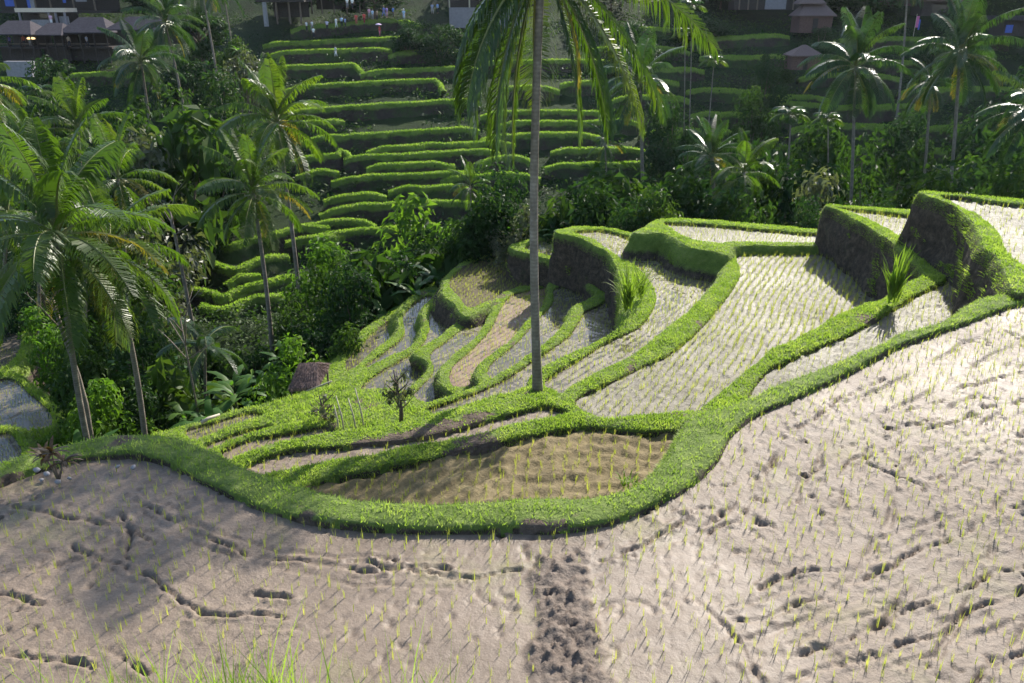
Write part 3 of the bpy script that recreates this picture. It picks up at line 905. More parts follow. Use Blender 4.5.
# stepped strips on the left flank
terrace(9.9,
        [(200, 461), (225, 447), (255, 436), (285, 429), (325, 421), (360, 414), (405, 405), (430, 420), (400, 440), (300, 458), (240, 474)],
        [(222, 455), (250, 443), (280, 438), (300, 434), (325, 430), (335, 434), (300, 446), (266, 452), (240, 464)],
        wall=1.4, batter=0.45, lip=0.9, mat='mudA', res=0.1, seeds=0.22, seed_rot=1.2, density=800, blade=(0.06, 0.012))
terrace(11.0,
        [(172, 452), (205, 440), (225, 432), (255, 421), (290, 411), (325, 400), (372, 392), (410, 398), (400, 425), (300, 450), (220, 466)],
        [(205, 449), (228, 439), (250, 432), (266, 429), (272, 433), (250, 444), (225, 456)],
        wall=1.5, batter=0.5, lip=1.2, mat='mudN', water=0.004, res=0.1, seeds=0.22, seed_rot=1.2, density=600, blade=(0.07, 0.013))
terrace(12.2,
        [(150, 441), (175, 431), (205, 423), (235, 413), (262, 408), (300, 397), (340, 388), (360, 400), (330, 420), (260, 440), (190, 458)],
        [(186, 433), (215, 424.5), (240, 417), (256, 414), (262, 420), (235, 434), (200, 444)],
        wall=3.5, batter=0.7, lip=5, mat='mudN', water=0.006, res=0.1, seeds=0.2, seed_rot=0.3, density=500, blade=(0.08, 0.015))
# ponds far down on the left
for hh, o_, m_ in (
    (17.2, [(-60, 450), (-20, 432), (10, 428), (22, 436), (30, 452), (20, 475), (-40, 500)], [(-60, 458), (-15, 440), (8, 434), (17, 441), (22, 455), (10, 470), (-45, 490)]),
    (18.0, [(-40, 395), (0, 372), (35, 390), (58, 410), (60, 428), (45, 442), (8, 440), (-40, 430)], [(-35, 400), (5, 380), (32, 396), (52, 416), (50, 428), (30, 432), (8, 430), (-30, 420)]),
    (19.0, [(-60, 340), (-20, 322), (20, 318), (30, 335), (28, 355), (15, 372), (-10, 388), (-50, 390)], [(-55, 345), (-15, 328), (15, 325), (22, 338), (20, 352), (8, 366), (-15, 378), (-50, 380)]),
):
    terrace(hh, o_, m_, wall=2.2, batter=0.5, lip=0.5, mat='mudN', water=0.016, res=0.15, seeds=0.3, density=200, blade=(0.16, 0.025), step=0.3)
V = np.concatenate(GRASS_V, 0)
F = np.concatenate(GRASS_F, 0)
gr = stuff('grass', mk_mesh('grass', V, F, M['grass']))
gr['label'] = 'short bright green grass covering the dikes between the paddies'
print('grass faces', len(F), 'seedlings', len(SEEDS))

# ------------------------------------------------------------------ the ground sheet
PROF = [(-400, 40), (0, 26), (40, 24.5), (55, 24.6), (62, 23.2), (75, 21.4), (90, 18.4), (110, 13.7), (130, 8.5), (150, 3.2), (165, 0), (180, -5), (205, -14), (260, -22), (420, -25), (3000, -25)]
PY_, PH_ = np.array([p[0] for p in PROF], float), np.array([p[1] for p in PROF], float)


def profile(x, y):
    h = np.interp(y, PY_, PH_)
    h = h - 52 * sstep((x - 46) / 34) * sstep((y - 160) / 26) * (y < 2000)  # unseen ridge added at the far right to shade the hillside
    h = h + fbm(x, y, 0.045, 4, 7) * 1.2 * sstep((y - 60) / 20)
    return CZ - h


ctrl = list(CTRL)
for x_, y_, h_ in ((-40, 2, 9), (-30, 12, 13), (-24, 20, 17), (-20, 27, 19), (-14, 24, 16.5), (-9, 17, 12.5), (-9, 26, 17), (-12, 34, 19.5), (-5, 34, 18.5), (-16, 40, 22), (-6, 44, 22.5), (3, 42, 20), (6, 48, 22.5),
                   (14, 42, 17), (20, 42, 15.5), (30, 44, 15), (45, 46, 15), (-35, 40, 22.5), (-50, 30, 20), (-60, 10, 14), (-30, 52, 24), (0, 54, 24.5), (30, 56, 23.5), (60, 55, 22), (90, 30, 10), (70, 5, 6), (-80, 45, 23),
                   (0, -20, 2), (30, -20, 2), (-30, -20, 5), (13, 34, 10.5), (18, 34, 10), (26, 36, 9.5), (40, 38, 9)):
    ctrl.append((x_, y_, CZ - h_))
ctrl = np.array(ctrl)
cd = np.linalg.norm(ctrl[:, None, :2] - ctrl[None, :, :2], axis=2)
cw = np.linalg.solve(cd + np.eye(len(ctrl)) * -0.35, ctrl[:, 2] - ctrl[:, 2].mean())


LOW = 0.0


def ground_z(x, y):
    x = np.atleast_1d(np.asarray(x, float))
    y = np.atleast_1d(np.asarray(y, float))
    k = sstep((y - 44) / 14)
    xc, yc = np.clip(x, -90, 90), np.clip(y, -25, 60)
    z = np.zeros(len(x))
    for s_ in range(0, len(x), 4000):
        e_ = s_ + 4000
        z[s_:e_] = np.hypot(xc[s_:e_, None] - ctrl[None, :, 0], yc[s_:e_, None] - ctrl[None, :, 1]) @ cw
    z += ctrl[:, 2].mean() + fbm(x, y, 0.3, 3, 9) * 0.5
    return z * (1 - k) + (profile(x, y) - LOW * sstep((y - 58) / 8) * sstep((175 - y) / 15)) * k


def gz(x, y):
    return float(ground_z([x], [y])[0])


def hit(px, py, y0=22.0, y1=260.0):
    d = ray(px, py)
    ys = np.linspace(y0, y1, 700)
    zs = CZ + d.z / d.y * ys
    gzv = ground_z(d.x / d.y * ys, ys)
    b = np.where(zs <= gzv)[0]
    Y = ys[b[0]] if len(b) else y1
    return Vector((d.x / d.y * Y, Y, CZ + d.z / d.y * Y))


# ------------------------------------------------------------------ terraces of the far hillside
HLINES = [
    [(262, 43), (300, 42), (339, 40), (385, 38), (402, 37), (412, 40)], [(270, 52), (300, 51), (339, 50), (392, 48)], [(388, 53), (420, 51), (470, 50)],
    [(270, 67), (300, 66), (322, 65.5), (352, 64), (360, 70)], [(360, 72), (393, 70), (446, 68), (480, 67)], [(285, 87), (320, 85), (356, 83), (433, 80), (439, 88)],
    [(285, 110.5), (299, 110), (346, 107), (389, 104), (446, 101), (480, 99)], [(290, 122), (330, 121), (345, 118)],
    [(300, 139), (356, 135), (406, 132), (466, 128), (480, 127)], [(366, 149), (423, 145), (475, 143), (515, 141)],
    [(288, 159), (339, 154), (342, 150), (350, 157)], [(343, 156.5), (406, 155), (450, 152), (500, 149.5)], [(366, 165.5), (413, 164), (455, 162)],
    [(295, 173), (339, 169)], [(330, 179), (406, 175), (463, 172), (480, 170)], [(388, 188), (436, 187), (470, 185)], [(323, 198.5), (386, 192)],
    [(320, 212), (350, 207), (389, 204), (456, 202), (480, 200)], [(296, 239), (323, 235), (349, 232), (400, 228), (440, 222)], [(300, 224), (340, 221), (375, 222)],
    [(176, 234), (196, 238), (212, 243), (230, 245), (252, 239), (290, 229), (330, 223)], [(172, 250), (190, 256), (208, 261), (226, 270), (242, 269), (254, 262), (290, 252)],
    [(182, 284), (202, 293), (215, 297), (230, 296), (252, 286), (275, 281), (310, 273)], [(196, 301), (214, 309), (232, 307), (250, 300), (285, 291)], [(284, 239), (310, 237), (345, 233)], [(230, 282), (243, 276), (262, 272)],
    [(475, 161), (490, 159), (514, 156), (530, 158)], [(440, 178), (475, 176), (512, 174), (540, 176)], [(480, 137), (536, 134), (601, 134)], [(550, 149), (604, 149), (645, 147)], [(545, 165), (600, 164), (660, 163)],
    [(480, 113), (540, 111), (610, 112)], [(500, 122), (570, 122), (640, 120)], [(610, 98), (660, 96), (690, 97)], [(640, 70), (675, 69), (705, 68)], [(640, 132), (680, 130), (740, 131)],
    [(687, 88.5), (729, 89.5), (771, 96), (830, 97)], [(690, 113), (740, 114), (800, 116)], [(752, 162.5), (785, 162), (830, 161)], [(735, 177), (790, 176), (850, 178)], [(740, 190), (800, 191), (860, 190)],
    [(700, 145), (760, 147), (800, 146)], [(768, 99), (800, 104), (845, 107), (928, 105)], [(790, 127), (850, 125), (900, 126)], [(850, 150), (900, 148), (960, 151), (1060, 150)], [(870, 170), (930, 167), (1000, 169), (1070, 168)],
    [(920, 128), (980, 126), (1060, 127)], [(900, 90), (960, 88), (1060, 90)], [(690, 40), (730, 37), (790, 34)], [(700, 55), (750, 57), (790, 54)], [(600, 30), (650, 28), (690, 30)], [(590, 48), (640, 46), (690, 50)],
    [(850, 60), (900, 62), (1000, 60)], [(560, 82), (620, 82), (680, 80)], [(800, 76), (850, 74), (900, 76)], [(830, 40), (900, 38), (1010, 40)], [(290, 28), (330, 25), (380, 20), (420, 22)], [(420, 36), (470, 34), (520, 36)],
    [(150, 110), (190, 108), (240, 112)], [(140, 140), (200, 142), (250, 139)], [(60, 75), (100, 73), (150, 76)], [(480, 62), (560, 60), (640, 62)], [(500, 88), (530, 86), (560, 88)],
]
HB_V, HB_F, HBN = [], [], 0
for ln in HLINES:
    pts = [hit(px, py) for px, py in ln]
    ym = float(np.mean([p.y for p in pts]))
    pts = [at_dist(px, py, min(max(p.y, ym - 5), ym + 5)) for p, (px, py) in zip(pts, ln)]
    fr = smooth_loop([p[:2] for p in pts], False, 0.8)
    zb = np.interp(fr[:, 0], [p.x for p in pts], [p.z for p in pts])
    tn = np.gradient(fr, axis=0)
    nn = np.stack([tn[:, 1], -tn[:, 0]], 1)
    nn /= np.maximum(np.linalg.norm(nn, axis=1), 1e-6)[:, None]
    nn[nn[:, 1] > 0] *= -1
    fr = fr + nn * (fbm(fr[:, 0], fr[:, 1], 0.5, 3, 61) * 1.4)[:, None]
    n = len(fr)
    tap = np.minimum(1, np.minimum(np.arange(n), np.arange(n)[::-1]) / 2.5)
    rows_ = []
    drop = []
    back = fr + np.array([0, 1.0]) * 8
    for (pos, dz, dr) in ((back, -1.3, 0), (fr + np.array([0, 1.3]), -0.9, 0), (fr - nn * 0.75, -0.05, 0), (fr - nn * 0.35, 0.14, 0), (fr, 0.0, 0.05), (fr + nn * 0.12, -0.5, 0.5), (fr + nn * 0.3, -1.1, 1.1), (fr + nn * 0.8, -2.0, 2.0), (fr + nn * 1.6, -3.6, 3.6)):
        wob = fbm(pos[:, 0] + dr, pos[:, 1], 0.8, 3, 66)
        pz = zb + dz + wob * 0.22
        pp = pos + (nn * (wob * 0.8)[:, None] if dr > 0.3 else 0)
        rows_.append(np.stack([pp[:, 0], pp[:, 1], pz - (1 - tap) * 0.5], 1))
        drop.append(np.full(n, 0.75 if len(rows_) < 3 else dr))
    V = np.concatenate(rows_)
    i = np.arange(n - 1)
    F = np.concatenate([np.stack([k * n + i, (k + 1) * n + i, (k + 1) * n + i + 1, k * n + i + 1], 1) for k in range(len(rows_) - 1)])
    structure('hillside_terrace', mk_mesh('hillside_terrace', V, F, M['hill'], {'drop': np.concatenate(drop)}, True))
    # long grass along the edge of each terrace
    T = np.concatenate([F[:, [0, 1, 2]], F[:, [0, 2, 3]]])
    dd = np.concatenate(drop)
    T = T[(T.min(1) >= 2 * n) & (dd[T].max(1) < 0.7)]
    ar = np.linalg.norm(np.cross(V[T[:, 1]] - V[T[:, 0]], V[T[:, 2]] - V[T[:, 0]]), axis=1).sum() / 2
    P_, _ = tri_sample(V, T, int(min(9000, ar * 90)))
    bv, bf = blades(P_, 0.18 * np.ones(len(P_)), 0.035 * np.ones(len(P_)), 0.7)
    HB_V.append(bv)
    HB_F.append(bf + HBN)
    HBN += len(bv)
o = stuff('hillside_grass', mk_mesh('hillside_grass', np.concatenate(HB_V), np.concatenate(HB_F), M['hillgrass']))
o['label'] = 'grass fringing the terrace edges of the far hillside'


LOW = 1.7
gxs = np.concatenate([np.linspace(-700, -110, 14), np.linspace(-100, 110, 176), np.linspace(120, 700, 14)])
gys = np.concatenate([np.linspace(-300, -30, 6), np.linspace(-25, 70, 110), np.linspace(71, 215, 110), np.linspace(225, 1500, 16)])
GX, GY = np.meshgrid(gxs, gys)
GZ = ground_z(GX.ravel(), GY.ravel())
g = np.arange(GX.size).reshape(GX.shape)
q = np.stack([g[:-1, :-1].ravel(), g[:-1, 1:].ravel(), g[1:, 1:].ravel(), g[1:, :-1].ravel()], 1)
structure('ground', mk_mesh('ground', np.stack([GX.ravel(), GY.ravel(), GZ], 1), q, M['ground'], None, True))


# ------------------------------------------------------------------ leaves scattered over the slopes (undergrowth)
def leaf_quads(P, N, size, fold=0.25):
    """one folded rhombic leaf per point, facing N"""
    n = len(P)
    t = RNG.normal(size=(n, 3))
    t -= (t * N).sum(1)[:, None] * N
    t /= np.linalg.norm(t, axis=1)[:, None] + 1e-9
    b = np.cross(N, t)
    s = size * (0.6 + 0.8 * RNG.random(n))
    s = s[:, None]
    tip, base = P + t * s, P - t * s * 0.9
    l_, r_ = P + b * s * 0.45 + N * s * fold, P - b * s * 0.45 + N * s * fold
    V = np.concatenate([base, r_, tip, l_], 0)
    i = np.arange(n)
    return V, np.concatenate([np.stack([i, i + n, i + 2 * n], 1), np.stack([i, i + 2 * n, i + 3 * n], 1)], 0)


def scatter_under(n, xr, yr, size, lift, name, mat, label, seed, thresh):
    x, y = RNG.uniform(*xr, n), RNG.uniform(*yr, n)
    px_ = x / (y * CP + 10 * SP) * FPX + 512
    k = (px_ > -120) & (px_ < 1150) & (fbm(x, y, 0.13, 4, seed) > thresh)
    x, y = x[k], y[k]
    z = ground_z(x, y)
    bump_ = np.maximum(0, fbm(x, y, 0.45, 3, seed + 3) + 0.25)
    z = z + RNG.random(len(x)) ** 1.5 * lift * (0.3 + 2.2 * bump_)
    N = RNG.normal(size=(len(x), 3)) * 0.6 + np.array([0, -0.25, 0.9])
    N /= np.linalg.norm(N, axis=1)[:, None]
    V, F = leaf_quads(np.stack([x, y, z], 1), N, size)
    o_ = stuff(name, mk_mesh(name, V, F, mat))
    o_['label'] = label


scatter_under(60000, (-45, 45), (18, 62), 0.17, 1.1, 'undergrowth', M['leaf'], 'green undergrowth covering the valley floor', 101, -0.2)
scatter_under(90000, (-110, 110), (60, 165), 0.24, 1.2, 'hillside_undergrowth', M['leaf'], 'green scrub between the terraces of the far hillside', 111, -0.03)
scatter_under(40000, (-110, 110), (60, 165), 0.24, 1.0, 'hillside_undergrowth', M['leafdark'], 'dark scrub between the terraces of the far hillside', 121, 0.0)
scatter_under(26000, (-30, -6), (16, 34), 0.10, 0.5, 'undergrowth', M['leafbright'], 'bright low weeds on the slope behind the near dike', 131, -0.25)


# ------------------------------------------------------------------ plants
def frond_mesh(name, L, e0, e1, leaf=0.62, n=46, mats=None, seed=0, power=1.0, curtain=0.75, width=0.030, twist=0.0):
    r = random.Random(seed)
    K = 14
    pts, tans = [Vector((0, 0, 0))], []
    for i in range(K + 1):
        a_ = rad(e0 + (e1 - e0) * (i / K) ** power)
        t = Vector((math.cos(a_), 0, math.sin(a_)))
        tans.append(t)
        if i < K:
            pts.append(pts[-1] + t * (L / K))
    V, F, MI = [], [], []
    # stalk: three sided
    for i, p in enumerate(pts):
        rr = 0.045 * (1 - 0.85 * i / K) * (1.6 if i == 0 else 1)
        up = Vector((-tans[i].z, 0, tans[i].x))
        for v in (up * rr, Vector((0, rr, 0)) - up * rr * 0.5, Vector((0, -rr, 0)) - up * rr * 0.5):
            V.append(p + v)
    for i in range(K):
        for k in range(3):
            F.append((i * 3 + k, i * 3 + (k + 1) % 3, i * 3 + 3 + (k + 1) % 3, i * 3 + 3 + k))
            MI.append(1)
    for i in range(n):
        s = 0.16 + 0.84 * (i + 0.5) / n
        f = s * K
        k = min(int(f), K - 1)
        p = pts[k].lerp(pts[k + 1], f - k)
        t = tans[k].lerp(tans[k + 1], f - k).normalized()
        ln = leaf * (0.45 + 1.0 * math.sin(math.pi * min(1, (s - 0.1) * 0.95)) ** 0.7) * r.uniform(0.85, 1.1)
        if s > 0.8:
            ln *= 1 - (s - 0.8) * 2.2
        for sg in (-1, 1):
            if r.random() < 0.05:
                continue
            sweep = rad(28 + 34 * (1 - s) + r.uniform(-6, 6))
            out = Vector((0, sg, 0)) * math.sin(sweep + 0.5) + t * math.cos(sweep + 0.5)
            up = Vector((-t.z, 0, t.x))
            out = (out + up * 0.18 + Vector((0, 0, -0.12 - r.random() * 0.15))).normalized()
            d1 = out
            d2 = (out * (1 - curtain) + Vector((0, 0, -1)) * curtain + Vector((r.uniform(-.15, .15), r.uniform(-.15, .15), 0))).normalized()
            wv_ = width * r.uniform(0.8, 1.2)
            sd_ = d1.cross(Vector((0, 0, 1)))
            if sd_.length < 0.1:
                sd_ = Vector((1, 0, 0))
            sd_ = (sd_.normalized() * 0.6 + t * 0.8).normalized() * wv_
            q1 = p + d1 * ln * 0.45
            q2 = q1 + d2.lerp(d1, 0.3).normalized() * ln * 0.35
            q3 = q2 + d2 * ln * 0.25
            b = len(V)
            V += [p - sd_ * 0.5, p + sd_ * 0.5, q1 + sd_, q1 - sd_, q2 + sd_ * 0.8, q2 - sd_ * 0.8, q3]
            F += [(b, b + 1, b + 2, b + 3), (b + 3, b + 2, b + 4, b + 5), (b + 5, b + 4, b + 6)]
            MI += [0, 0, 0]
    return mk_mesh(name, V, F, mats, None, False, MI)


PM = [M['palm'], M['rachis']]
PMD = [M['palmdark'], M['rachis']]
PMY = [M['palmyellow'], M['rachis']]
FROND = {}
for tone, mats in (('g', PM), ('d', PMD)):
    FROND[tone] = [frond_mesh('frond', 4.0, e0, e1, 0.66, 54, mats, 10 + i, width=0.036) for i, (e0, e1) in
                   enumerate([(84, 50), (70, 10), (52, -28), (35, -48), (15, -62), (-8, -75), (-32, -85)])]
FROND_DEAD = frond_mesh('frond', 3.4, -45, -92, 0.5, 30, PMY, 30)
FROND_YEL = frond_mesh('frond', 3.8, 5, -70, 0.58, 36, PMY, 31)


def trunk_mesh(base, top, r0, r1, bend=0.0, rings=True, seed=0):
    """curved tapered trunk from the origin to TOP-BASE"""
    d = top - base
    r = random.Random(seed)
    n = 26 if rings else 10
    bx, by = bend, bend * r.uniform(-0.5, 0.5)
    mb = MB()
    pts, rr = [], []
    for i in range(n + 1):
        t = i / n
        c = math.sin(math.pi * t)
        pts.append(Vector((d.x * t + bx * c, d.y * t + by * c, d.z * t)))
        rr.append((r0 + (r1 - r0) * t) * (1 + 0.45 * math.exp(-t * 14)) * (1 + r.uniform(-0.012, 0.012)))
    mb.tube(pts, rr, 9)
    return mb.mesh('trunk', M['bark'], True)


def palm(label, base, top, size=1.0, r0=0.15, tone='g', n=19, spread=None, bend=0.2, seed=0, dead=1, yellow=1, group=None, nuts=True, tilt=(0, 0)):
    r = random.Random(seed * 13 + 5)
    root = link('palm_tree', None, None, base)
    tag(root, label, 'palm', group)
    d = top - base
    link('trunk', trunk_mesh(base, top, r0, r0 * 0.62, bend, True, seed), root)
    ga = 0.0
    for i in range(n):
        k = i / (n - 1)
        q = (spread or (0, 1))
        lv = q[0] + (q[1] - q[0]) * k
        idx = min(6, int(lv * 6.99))
        ga += 137.5 + r.uniform(-16, 16)
        link('frond', FROND[tone][idx], root, d + Vector((0, 0, 0.15 - 0.4 * k)), (rad(r.uniform(-9, 9) + tilt[0]), rad(r.uniform(-5, 5) + tilt[1]), rad(ga)), size * r.uniform(0.88, 1.08))
    for i in range(dead):
        link('dead_frond', FROND_DEAD, root, d + Vector((0, 0, -0.2)), (0, 0, rad(r.uniform(0, 360))), size * 0.9)
    for i in range(yellow):
        link('yellow_frond', FROND_YEL, root, d, (0, 0, rad(r.uniform(0, 360))), size)
    if nuts:
        mb = MB()
        for i in range(7):
            a_ = r.uniform(0, 6.28)
            c = Vector((math.cos(a_) * 0.26, math.sin(a_) * 0.26, -0.25 - r.random() * 0.3)) * size
            mb.tube([c + Vector((0, 0, 0.12)), c + Vector((0, 0, 0.06)), c - Vector((0, 0, 0.05)), c - Vector((0, 0, 0.13))], [0.03, 0.1, 0.11, 0.03], 6)
        link('coconut_bunch', mb.mesh('coconut_bunch', M['rachis'], True), root, d)
    return root


def on_ground(px, Y):
    d = ray(px, 200)
    X = None
    for _ in range(4):
        z = gz(X if X is not None else 0, Y)
        dep = Y * CP - (z - CZ) * SP
        X = (px - 512) / FPX * dep
    return Vector((X, Y, gz(X, Y) - 0.15))


# --- the tall palm in the middle: its crown hangs into the frame from above
base = on_level(538, 394, 9.2)
base.z -= 0.12
top = at_dist(541.5, -34, base.y + 0.1)
root = link('coconut_palm', None, None, base)
tag(root, 'tall coconut palm with hanging fronds rising from the bank amid the sunlit paddies', 'palm')
link('trunk', trunk_mesh(base, top, 0.110, 0.086, -0.13, True, 3), root)
d = top - base
MAIN = [(180, -12, -90, 3.9, 0), (188, -26, -92, 4.2, 1), (172, -38, -93, 4.5, 2), (196, -56, -92, 4.9, 3), (165, -68, -92, 5.1, 4), (150, -30, -90, 4.0, 5),
        (-6, -62, -90, 4.4, 6), (8, -48, -84, 4.6, 7), (-12, -36, -76, 4.7, 8), (-2, -24, -70, 4.7, 9), (4, 6, -52, 4.6, 11), (100, -25, -85, 4.2, 14), (215, -30, -90, 4.2, 15)]
MAIN += [(i * 137.5, 56 - (i % 5) * 5, 2 - (i % 5) * 6, 3.5, 16 + i) for i in range(14)]
for az, e0, e1, L, k in MAIN:
    me = frond_mesh('frond', L * random.uniform(0.82, 0.95), e0, e1, 0.70, 84, [M['palmmain'], M['rachis']], 200 + k, 0.75, 0.82, 0.0165)
    link('frond', me, root, d + Vector((0, 0, 0.1)), (rad(random.uniform(-14, 14)), 0, rad(az)))
for az in (352,):
    link('yellow_frond', frond_mesh('yellow_frond', 2.6, -45, -92, 0.4, 40, PMY, 260 + az, 0.7, 0.8, 0.014), root, d, (0, 0, rad(az)))

# --- palms: label, crown pixel, base pixel, base distance, size, tone, seed, options
PALMS = [
    ('big bright coconut palm nearest the grey near paddy, trunk behind its left dike', (58, 236), (104, 441), 26.0, 1.02, 'g', 1, dict(n=24, r0=0.13, bend=-0.25)),
    ('slanting coconut palm just right of the biggest left palm, smooth ringed trunk', (110, 248), (150, 420), 28.5, 0.86, 'g', 2, dict(n=18, r0=0.13, spread=(0.15, 1))),
    ('coconut palm with dark slim trunk in front of the lower brown terraces', (253, 192), (276, 347), 43.0, 0.92, 'g', 3, dict(n=22, r0=0.15)),
    ('taller coconut palm close behind the dark-trunked one, pale trunk', (277, 122), (307, 305), 50.0, 1.0, 'g', 4, dict(n=22, r0=0.16)),
    ('coconut palm with drooping crown below the roofed cafe terrace', (141, 62), (157, 140), 88.0, 1.2, 'd', 5, dict(n=20, r0=0.17, spread=(0.1, 1))),
    ('coconut palm with pale leaning trunk behind the palm under the cafe', (165, 22), (194, 118), 98.0, 1.25, 'd', 6, dict(n=20, r0=0.17, spread=(0.1, 1))),
    ('thin pale palm trunk leaning above the dark thicket, crown out of sight', (200, -18), (224, 76), 112.0, 1.1, 'd', 7, dict(n=16, r0=0.17, nuts=False)),
    ('thin palm with one yellow frond hanging near the stilt house', (222, -14), (238, 58), 122.0, 1.1, 'd', 8, dict(n=14, r0=0.15, yellow=1)),
    ('young upright palm with light green crown behind the big left palms', (78, 130), (84, 215), 46.0, 0.72, 'g', 9, dict(n=15, spread=(0, 0.7), r0=0.12, dead=0, yellow=0, nuts=False)),
    ('palm cut by the frame edge under the cafe, yellowish fronds', (-18, 84), (-10, 190), 56.0, 0.9, 'g', 10, dict(n=16, r0=0.13, yellow=3)),
    ('small bright palm crown at the left edge beside the biggest left palm', (8, 215), (-24, 330), 33.0, 0.72, 'g', 11, dict(n=18, r0=0.11, dead=0)),
    ('palm standing behind the tall central palm, white-glinting crown', (640, 82), (640, 205), 52.0, 0.82, 'd', 12, dict(n=20, r0=0.16, spread=(0.05, 0.95))),
    ('wide coconut palm with glinting fronds below the two thatched huts', (855, 66), (841, 206), 58.0, 0.98, 'd', 13, dict(n=24, r0=0.15, yellow=1)),
    ('wide coconut palm beside the flagged roof, tall and dark trunked', (960, 54), (934, 198), 60.0, 1.05, 'd', 14, dict(n=24, r0=0.17)),
    ('palm with brown dead leaves hanging under its crown, close behind a wider palm', (931, 82), (912, 176), 68.0, 0.72, 'd', 15, dict(n=12, r0=0.15, dead=7, spread=(0.2, 1))),
    ('palm at the right frame edge with arching fronds over a leaning trunk', (1034, 112), (1016, 200), 47.0, 0.86, 'd', 16, dict(n=20, r0=0.18, spread=(0.1, 0.9))),
    ('thin straight trunk rising past the brown roof on the right, crown cut off', (908, -22), (896, 70), 112.0, 1.1, 'd', 17, dict(n=14, r0=0.17, nuts=False)),
    ('small low palm with broad arching fronds at the edge of the back paddy', (744, 172), (746, 222), 44.0, 0.62, 'g', 18, dict(n=12, r0=0.12, spread=(0.1, 0.85), dead=0, yellow=0, nuts=False)),
    ('dark feathery sugar palm standing behind the pale back paddy', (712, 158), (713, 226), 46.0, 0.6, 'd', 19, dict(n=20, r0=0.16, spread=(0, 0.8), nuts=False)),
    ('small palm on a thin trunk between the bushes left of the central palm', (470, 186), (471, 258), 46.0, 0.42, 'g', 20, dict(n=14, r0=0.08, dead=0, nuts=False)),
    ('young palm with fronds close to the ground among the left jungle plants', (205, 345), (205, 372), 34.0, 0.62, 'd', 21, dict(n=9, spread=(0.3, 0.9), r0=0.09, dead=0, yellow=0, nuts=False, bend=0)),
    ('palm crown partly hidden behind the left palms, arching pale fronds', (118, 178), (128, 300), 38.0, 0.72, 'g', 22, dict(n=15, r0=0.11)),
    ('young palm with fresh upright leaves left of the terraced slope', (30, 155), (38, 235), 44.0, 0.7, 'g', 23, dict(n=15, r0=0.11, spread=(0, 0.75), dead=0)),
    ('palm with a thin trunk and dark top in front of the middle terraces', (605, 142), (605, 208), 50.0, 0.42, 'd', 24, dict(n=12, r0=0.08, nuts=False)),
]
for label, c, b, Y, size, tone, seed, kw in PALMS:
    bp = on_ground(b[0], Y)
    tp = at_dist(c[0], c[1], Y - 0.4)
    palm(label, bp, tp, size, tone=tone, seed=seed, group='palms on the slopes', **kw)

# slim betel palms with small round crowns
BF = frond_mesh('frond', 1.5, 55, -25, 0.50, 20, PMD, 77, 1, 0.55, 0.05)
BF2 = frond_mesh('frond', 1.5, 20, -55, 0.50, 20, PM, 78, 1, 0.55, 0.05)
for label, c, b, Y, size in (
        ('slim betel palm with a round crown standing clear on the right slope', (714, 58), (700, 138), 88.0, 1.05), ('slim betel palm, lower of the close pair beside the central palm', (685, 30), (682, 96), 92.0, 1.0),
        ('slim betel palm, taller of the close pair beside the central palm', (692, 3), (687, 98), 93.0, 1.15), ('slim betel palm with a rusty crownshaft left of the pale flowering shrub', (791, 112), (773, 228), 50.0, 0.85),
        ('short dark betel palm between the rusty one and the wide palm', (828, 116), (826, 168), 64.0, 0.85), ('bright betel palm top near the cafe slope thicket', (38, 88), (44, 130), 82.0, 1.05)):
    bp = on_ground(b[0], Y)
    tp = at_dist(c[0], c[1] + 3, Y)
    root = tag(link('betel_palm', None, None, bp), label, 'palm', 'slim betel palms')
    link('trunk', trunk_mesh(bp, tp, 0.075, 0.05, 0.1, False, 5), root)
    for i in range(9):
        link('frond', BF if i % 2 else BF2, root, tp - bp, (0, 0, rad(40 * i + 7)), size)


def foliage_mesh(name, mats, n=2000, size=0.045, clumps=16, seed=0, flat=1.0, low=0.05, spread=0.40, stems=True, shell=0.6, smat=None):
    """leaf clumps filling a dome of unit height and unit width"""
    r = np.random.default_rng(seed)
    C = []
    while len(C) < clumps:
        p = r.uniform([-1, -1, 0], [1, 1, 1])
        e = (p[0] ** 2 + p[1] ** 2) / (1.0 - 0.35 * p[2]) + ((p[2] - 0.42) / 0.58) ** 2
        if 0.12 < e < 1:
            C.append((p[0] * spread, p[1] * spread, low + p[2] * (0.9 - low), r.uniform(0.10, 0.21)))
    C = np.array(C)
    ci = r.integers(0, len(C), n)
    dr = r.normal(size=(n, 3))
    dr /= np.linalg.norm(dr, axis=1)[:, None]
    rr = C[ci, 3] * (shell + (1 - shell) * r.random(n)) * (0.75 + 0.5 * r.random(n))
    P_ = C[ci, :3] + dr * rr[:, None] * np.array([1.15, 1.15, 0.85])
    N = dr * 0.7 + np.array([0, 0, 0.55]) + r.normal(size=(n, 3)) * 0.45
    N /= np.linalg.norm(N, axis=1)[:, None]
    V, F = leaf_quads(P_, N, size)
    F = F.tolist()
    mi = [0] * len(F)
    V = V.tolist()
    if stems:
        mb = MB()
        for c in C[::2]:
            mb.tube([(0, 0, -0.02), (c[0] * 0.45, c[1] * 0.45, c[2] * 0.55), (c[0], c[1], c[2])], [0.018, 0.011, 0.004], 5)
        b = len(V)
        V += [list(v) for v in mb.v]
        F += [[i + b for i in f] for f in mb.f]
        mi += [1] * len(mb.f)
    return mk_mesh(name, V, F, mats + [smat or M['wood']], None, False, mi)


